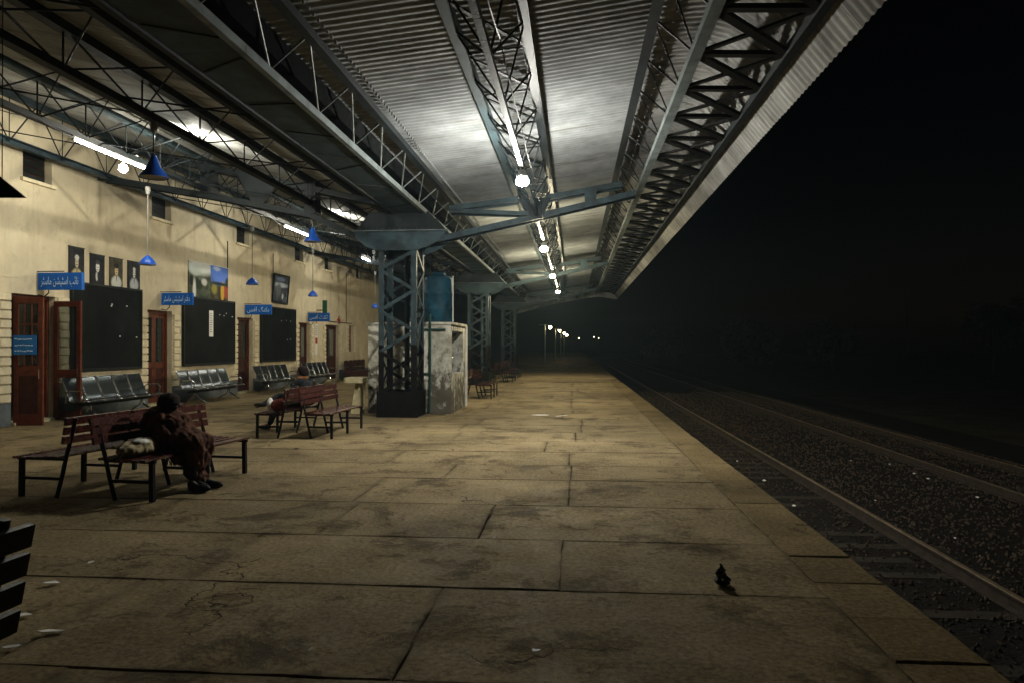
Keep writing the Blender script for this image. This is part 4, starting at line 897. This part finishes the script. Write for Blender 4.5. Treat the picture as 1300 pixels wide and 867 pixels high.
# wall bench at the far doors: dark red settle with chairs' backs
t = empty('wall_settle', (-10.6, yy(36.3, -10.6), 0), 0, 'dark red wooden settle against the wall by the farthest doors', 'bench')
MB().box((-.2, -1.7, 0), (.3, 1.7, .42)).build('seat_box', 'door_dark', t)
for k in range(5): y = -1.36 + k * .68; MB().prism([(y - .3, .43), (y + .3, .43), (y + .3, .86), (y + .18, .93), (y - .18, .93), (y - .3, .86)], 'x', -.2, -.15).build('back_panel', 'bench_wood', t)
for k in range(4): MB().tube([(-.1, -1.02 + k * .68, .43), (-.08, -1.02 + k * .68, .62), (.22, -1.02 + k * .68, .62), (.24, -1.02 + k * .68, .43)], .016, 6).build('armrest', 'chrome', t)

# ------------------------------------------------------------------ white masonry stand with blue water tank
y0, y1 = yy(17.62, -4), yy(19.85, -3); xa, xb = -4.93, -2.93; TO = (-3.93, (y0 + y1) / 2, 0)
t = empty('tank_stand', TO, 0, 'stained white masonry stand behind the first column, with a drinking basin', 'tank stand')
ny0, ny1, nz0, nz1 = y0 + .14, y1 - .45, .92, 1.96
b = MB().box((xa, y0, 0), (xb - .35, y1, 2.1)); b.box((xb - .35, y0, 0), (xb, ny0, 2.1)); b.box((xb - .35, ny1, 0), (xb, y1, 2.1)); b.box((xb - .35, ny0, 0), (xb, ny1, nz0)); b.box((xb - .35, ny0, nz1), (xb, ny1, 2.1))
b.build('block', 'masonry_white', t, off=TO)
MB().box((xb - .345, ny0 + .03, nz0 + .02), (xb - .325, ny1 - .03, nz1 - .03)).build('niche_panel', 'sign_blue', t, off=TO)
for k in range(3): MB().tube([(xb - .32, ny0 + .3 + k * .45, nz0 + .45), (xb - .2, ny0 + .3 + k * .45, nz0 + .45), (xb - .17, ny0 + .3 + k * .45, nz0 + .38)], .018, 6).build('tap', 'chrome', t, off=TO)
MB().box((xb - .02, y1 - .10, 0), (xb + .05, y1 + .02, 2.12)).build('corner_post', 'cloth_white', t, off=TO)
MB().box((xa - .04, y0 - .04, 2.1), (xb + .04, y1 + .03, 2.16)).build('coping', 'masonry_white', t, off=TO)
pp = MB().tube([(-3.42, y0 - .06, 2.35), (-3.42, y0 - .06, .95), (-3.44, y0 - .06, .05)], .03, 8).build('standpipe', 'pipe_green', t, off=TO)
MB().tube([(-3.55, y0 - .05, 1.98), (-3.05, y0 - .05, 1.98)], .025, 8).build('cross_pipe', 'pipe_green', pp, off=TO); MB().tube([(-3.6, y0 - .05, .95), (-3.42, y0 - .05, .95)], .025, 8).build('cross_pipe', 'pipe_green', pp, off=TO)
bs = MB().prism([(-5.42, y0 - .35), (-5.36, y0 - .42), (-4.95, y0 - .42), (-4.95, y0 + .3), (-5.36, y0 + .3), (-5.42, y0 + .22)], 'z', .74, .86).build('basin', 'ledge', t, off=TO)
MB().prism([(-5.30, .0), (-5.05, .0), (-5.02, .74), (-5.18, .74)], 'y', y0 - .2, y0 + .1).build('basin_leg', 'ledge', bs, off=TO)
X, Y = -3.36, yy(18.3, -3.36); t = empty('water_tank', (X, Y, 2.16), 0, 'dark blue plastic water tank on the white masonry stand', 'water tank')
MB().lathe([(.35, 0), (.37, .03), (.365, .3), (.375, .33), (.365, .36), (.36, .68), (.372, .71), (.36, .74), (.355, 1.05), (.33, 1.12), (.16, 1.18)], n=28).build('drum', 'tank_blue', t, smooth=True)
MB().lathe([(.17, 1.17), (.18, 1.2), (.16, 1.24), (.05, 1.25)], n=18).build('lid', 'tank_blue', t, smooth=True); MB().tube([(.37, -.1, 0), (.37, -.1, 1.15)], .018, 6).build('overflow_pipe', 'white_rod', t)

# ================================================================== PEOPLE AND BELONGINGS
def bl(x, y, z):                                    # bench-local point to the world
    return B1.matrix_basis @ Vector((x, y, z))
Bx = Matrix.Translation((spots[0][0], yy(spots[0][1], spots[0][0]), 0)) @ Matrix.Rotation(R(spots[0][2]), 4, 'Z')
p1 = empty('person', Bx @ Vector((.07, -.18, .0)), R(-8), 'person seated on the bench, wrapped in a brown shawl with dark woollen cap', 'person')
J = {'pelvis': ((.36, 0, .54), .13), 'waist': ((.33, 0, .64), .125), 'chest': ((.31, 0, .76), .13), 'neck': ((.36, 0, .86), .055), 'head': ((.43, 0, .92), .085), 'crown': ((.425, 0, 1.0), .07), 'nose': ((.52, 0, .90), .02),
     'shL': ((.34, .17, .80), .062), 'elL': ((.47, .22, .60), .046), 'wrL': ((.66, .12, .57), .032), 'haL': ((.73, .09, .565), .03), 'shR': ((.34, -.17, .80), .062), 'elR': ((.47, -.22, .60), .046), 'wrR': ((.66, -.12, .57), .032), 'haR': ((.73, -.09, .565), .03),
     'hpL': ((.42, .10, .52), .09), 'knL': ((.80, .10, .50), .062), 'anL': ((.80, .09, .09), .035), 'toL': ((.98, .11, .04), .034), 'hpR': ((.42, -.10, .52), .09), 'knR': ((.82, -.08, .50), .062), 'anR': ((.79, -.04, .09), .035), 'toR': ((.97, -.06, .04), .034)}
E_ = [('pelvis', 'waist'), ('waist', 'chest'), ('chest', 'neck'), ('neck', 'head'), ('head', 'crown'), ('head', 'nose')]
for s in 'LR': E_ += [('chest', 'sh' + s), ('sh' + s, 'el' + s), ('el' + s, 'wr' + s), ('wr' + s, 'ha' + s), ('pelvis', 'hp' + s), ('hp' + s, 'kn' + s), ('kn' + s, 'an' + s), ('an' + s, 'to' + s)]
skin_body('body', J, E_, 'cloth_dark', p1, 'pelvis')
lump('shawl', [((.34, 0, .70), (.20, .25, .23)), ((.34, .12, .79), (.13, .13, .10)), ((.34, -.12, .79), (.13, .13, .10)), ((.36, 0, .85), (.12, .13, .09)), ((.52, .0, .58), (.26, .24, .13)), ((.70, .0, .53), (.17, .22, .12)), ((.80, .10, .48), (.10, .10, .13)), ((.81, -.10, .47), (.10, .11, .14)),
               ((.30, 0, .55), (.2, .27, .1)), ((.79, 0, .36), (.09, .17, .16)), ((.76, 0, .30), (.085, .15, .13)), ((.75, 0, .22), (.08, .15, .1)), ((.78, .03, .15), (.07, .12, .08)), ((.79, .03, .10), (.06, .11, .05)), ((.5, 0, .72), (.14, .2, .13)), ((.62, 0, .40), (.13, .2, .12)), ((.46, .2, .62), (.12, .09, .13)), ((.46, -.2, .62), (.12, .09, .13))], 'cloth_brown', p1, voxel=.014, disp=.030, dscale=.085, smooth=7)
lump('woollen_cap', [((.41, 0, .99), (.118, .112, .088)), ((.385, 0, .955), (.10, .115, .08)), ((.415, 0, .96), (.128, .118, .035)), ((.375, 0, .87), (.10, .12, .07))], 'cloth_cap', p1, voxel=.014, disp=.006, dscale=.05, smooth=4)
for s in (-1, 1): lump('shoe', [((.82, s * .11, .05), (.075, .05, .05)), ((.92, s * .115, .045), (.11, .052, .042)), ((.79, s * .11, .08), (.05, .048, .05))], 'shoe', p1, voxel=.012, disp=.003, smooth=4)
for s in (-1, 1): lump('trouser_leg', [((.80, s * .11, .2 + .07 * k), (.05 + .006 * k, .052 + .006 * k, .06)) for k in range(5)], 'cloth_dark', p1, voxel=.016, disp=.008, smooth=4)
bg = empty('cloth_bag', Bx @ Vector((.46, -.66, .455)), R(10), 'crumpled tan cloth bag lying on the bench beside the person', 'bag')
lump('sack', [((0, 0, .055), (.16, .17, .06)), ((.02, .16, .06), (.13, .13, .055)), ((-.04, -.12, .05), (.13, .14, .055)), ((.03, .05, .10), (.1, .15, .05)), ((-.1, .02, .07), (.08, .14, .06))], 'cloth_tan', bg, voxel=.015, disp=.014, dscale=.07, smooth=4)
lump('bag_flap', [((0, .10, .125), (.11, .12, .035)), ((.02, .0, .122), (.09, .10, .03))], 'cloth_white', bg, voxel=.012, disp=.010, dscale=.06, smooth=4)
MB().tube([(.18, .05, .05), (.30, .08, .0), (.33, .02, -.13), (.34, -.08, -.06), (.27, -.1, .02)], .006, 5).build('strap', 'bench_iron', bg)

# second figure: seated on the far seat of the middle bench, legs crossed towards the wall
X2, z2 = spots[1][0], spots[1][1]; Y2 = yy(z2, X2)
p2 = empty('person', (X2 - .02, Y2 + .52, 0), R(178), 'person in dark coat sitting on the middle bench with back turned, legs crossed', 'person')
J = {'pelvis': ((.36, 0, .54), .13), 'waist': ((.33, 0, .68), .125), 'chest': ((.33, 0, .86), .13), 'neck': ((.37, 0, .99), .055), 'head': ((.40, 0, 1.09), .085), 'crown': ((.385, 0, 1.17), .07), 'nose': ((.49, 0, 1.085), .02),
     'shL': ((.34, .18, .92), .062), 'elL': ((.44, .23, .68), .046), 'wrL': ((.62, .10, .62), .032), 'haL': ((.69, .05, .62), .03), 'shR': ((.34, -.18, .92), .062), 'elR': ((.44, -.23, .68), .046), 'wrR': ((.62, -.10, .62), .032), 'haR': ((.69, -.05, .62), .03),
     'hpL': ((.42, .10, .53), .09), 'knL': ((.82, .12, .50), .062), 'anL': ((.98, .10, .10), .04), 'toL': ((1.16, .12, .045), .036), 'hpR': ((.42, -.10, .54), .09), 'knR': ((.84, -.02, .62), .062), 'anR': ((1.06, .16, .50), .04), 'toR': ((1.22, .20, .44), .036)}
skin_body('body', J, E_, 'skin', p2, 'pelvis')
lump('coat', [((.35, 0, .62), (.18, .22, .16)), ((.34, 0, .80), (.17, .23, .17)), ((.35, .14, .90), (.11, .11, .09)), ((.35, -.14, .90), (.11, .11, .09)), ((.44, .21, .72), (.1, .08, .14)), ((.44, -.21, .72), (.1, .08, .14)), ((.56, .13, .63), (.12, .07, .07)), ((.56, -.13, .63), (.12, .07, .07)), ((.3, 0, .56), (.2, .24, .1))], 'cloth_dark', p2, voxel=.022, disp=.014, dscale=.1, smooth=5)
lump('scarf', [((.37, 0, .985), (.10, .12, .045)), ((.44, 0, .95), (.07, .1, .05))], 'cloth_orange', p2, voxel=.014, disp=.008, dscale=.05, smooth=4)
lump('hair', [((.365, 0, 1.15), (.10, .095, .075)), ((.345, 0, 1.10), (.085, .098, .085))], 'cloth_cap', p2, voxel=.014, disp=.005, dscale=.03, smooth=4)
def chain(a, c, r0, r1, n=9): return [(tuple(Vector(a).lerp(Vector(c), k / (n - 1))), (r0 + (r1 - r0) * k / (n - 1),) * 3) for k in range(n)]
for s, hp, kn, an in (('L', (.42, .10, .54), (.82, .12, .51), (.97, .10, .14)), ('R', (.42, -.10, .55), (.84, -.02, .62), (1.03, .14, .515))):
    lump('trouser_leg', chain(hp, kn, .10, .075) + chain(kn, an, .075, .055), 'cloth_dark', p2, voxel=.016, disp=.008, dscale=.08, smooth=4)
for kx, ky, kz in ((1.08, .115, .05), (1.14, .18, .48)): lump('shoe', [((kx, ky, kz), (.13, .05, .045)), ((kx - .07, ky - .01, kz + .01), (.06, .05, .055))], 'shoe', p2, voxel=.012, disp=.003, smooth=4)
b3 = empty('bundle', (X2 - .34, Y2 - .72, .452), 0, 'dark red bundle with a white cloth end on the middle bench', 'bundle')
lump('wrap', [((0, 0, .11), (.14, .13, .11)), ((.05, .05, .14), (.1, .12, .1))], 'cloth_red', b3, voxel=.016, disp=.012, dscale=.07); lump('white_end', [((-.15, -.02, .13), (.055, .06, .12)), ((-.13, 0, .06), (.05, .07, .06))], 'cloth_white', b3, voxel=.012, disp=.008, dscale=.05)
# ------------------------------------------------------------------ litter on the platform
def scrap(px, py, sx, sy, m, lab, name='paper_scrap', h=.006):
    zc = 939 * H / (py - 439); X = (px - 730) * zc / 939 * CS; Y = yy(zc, X); b = MB(); k = 6
    poly = [(math.cos(6.283 * i / k) * sx * random.uniform(.7, 1.1), math.sin(6.283 * i / k) * sy * random.uniform(.7, 1.1)) for i in range(k)]
    b.prism(poly, 'z', 0, .003); o = b.build(name, m); o.location = (X, Y, .008); o.rotation_euler = (R(random.uniform(-6, 6)), R(random.uniform(-6, 6)), random.random())
    for v in o.data.vertices: v.co.z += .012 * noise.noise(v.co * 30) + .006
    tag(o, lab, 'litter')
scrap(67, 741, .055, .03, 'paper', 'white folded paper scrap near the lower corner bench'); scrap(116, 715, .03, .02, 'paper', 'tiny white scrap on the broken paving near the corner bench'); scrap(327, 627, .035, .012, 'paper', 'small white paper strip near the first bench')
scrap(30, 782, .05, .03, 'paper', 'pale torn paper lying by the corner bench'); scrap(66, 803, .07, .03, 'paper', 'pale crumpled paper strip nearest the lower corner'); scrap(18, 822, .05, .025, 'paper', 'small pale paper piece at the picture corner')
scrap(395, 826, .016, .010, 'paper', 'tiny white pebble-like scrap on the near paving'); scrap(680, 827, .03, .02, 'shoe', 'small dark leaf on the near paving', 'dry_leaf'); scrap(687, 527, .22, .10, 'paper', 'crumpled white paper sheet in the middle of the platform', h=.02)
scrap(712, 528, .16, .06, 'paper', 'second white paper sheet lying on the mid platform'); scrap(628, 683, .02, .012, 'paper', 'tiny white scrap on a slab joint'); scrap(376, 548 + 22, .05, .04, 'sleeper', 'flat brick-coloured scrap under the middle bench', 'brick_piece'); scrap(648, 468, .15, .1, 'paper', 'white paper scrap far down the platform')
zc = 939 * H / (741 - 439); X = (916 - 730) * zc / 939; t = empty('crumpled_wrapper', (X, yy(zc, X), 0), R(30), 'crumpled shiny black plastic wrapper standing on the platform', 'litter')
me = MB().ball((0, 0, .028), (.060, .045, .034), 11, 7).ball((-.01, 0, .07), (.036, .03, .045), 9, 7).ball((.0, .01, .112), (.018, .010, .025), 6, 5).mesh('film', 'plastic_black')
for v in me.vertices: v.co += Vector((noise.noise(v.co * 45), noise.noise(v.co * 45 + Vector((9, 0, 0))), .4 * noise.noise(v.co * 45 + Vector((0, 9, 0))))) * .022
inst('film', me, t, (0, 0, .002)); MB().box((-.035, -.04, .04), (-.025, -.02, .055)).build('film_glint', 'chrome', t)  # bright metal chip added as a glint on the film

# ------------------------------------------------------------------ dark trees and a pole beyond the tracks
def tree(X, Y, h, r, lab):
    t = empty('tree', (X, Y, -1.45), 0, lab, 'tree', 'dark trees beyond the tracks')
    MB().tube([(0, 0, 0), (.1, 0, h * .35), (0, .1, h * .7)], [.25, .18, .08], 8).build('trunk', 'bark', t)
    b = MB(); cl = [(random.uniform(-.6, .6) * r, random.uniform(-.6, .6) * r, h * random.uniform(.45, .92), random.uniform(.25, .5) * r) for _ in range(14)]
    for _ in range(1500):
        cx, cy_, cz, cr = random.choice(cl); v = Vector((random.gauss(0, 1), random.gauss(0, 1), random.gauss(0, 1))).normalized() * cr * random.random() ** .4; c = Vector((cx, cy_, cz)) + v
        a = Vector((random.gauss(0, 1), random.gauss(0, 1), random.gauss(0, 1))).normalized() * .28; d = a.cross(Vector((random.random(), random.random(), random.random()))).normalized() * .16
        b.add([c - a, c + d, c + a, c - d], [(0, 1, 2, 3)])
    b.build('crown', 'leaf', t, fix=False)
for X, Y, h, r, lab in ((44, 82, 8.2, 3.2, 'dark tree silhouette standing highest beyond the tracks'), (31, 92, 5.4, 4, 'low dark tree to the left of the thin pole'), (22, 100, 5.2, 4.5, 'low dark tree in the distance near the platform end'), (56, 84, 4.6, 4, 'low dark tree at the picture edge beyond the tracks'), (14, 120, 5.5, 5, 'far low dark tree behind the track end')): tree(X, Y, h, r, lab)
o = MB().tube([(0, 0, 0), (0, 0, 9)], [.12, .07], 8).build('utility_pole', 'bark'); o.location = (36.5, 85, -1.45); tag(o, 'thin dark pole beyond the tracks beside the tallest tree', 'pole')

# ------------------------------------------------------------------ thin night haze
hz = bpy.data.materials.new('haze'); hz.use_nodes = True; nt = hz.node_tree; nt.nodes.remove(nt.nodes['Principled BSDF'])
pv = nt.nodes.new('ShaderNodeVolumePrincipled'); pv.inputs['Color'].default_value = (.60, .85, 1.0, 1); pv.inputs['Density'].default_value = .0007
nt.links.new(pv.outputs[0], nt.nodes['Material Output'].inputs['Volume']); M['haze'] = hz
tag(MB().box((-125, -45, -2.6), (205, 335, 14)).build('haze', 'haze'), 'thin night haze over the platform', 'haze', kind='stuff')
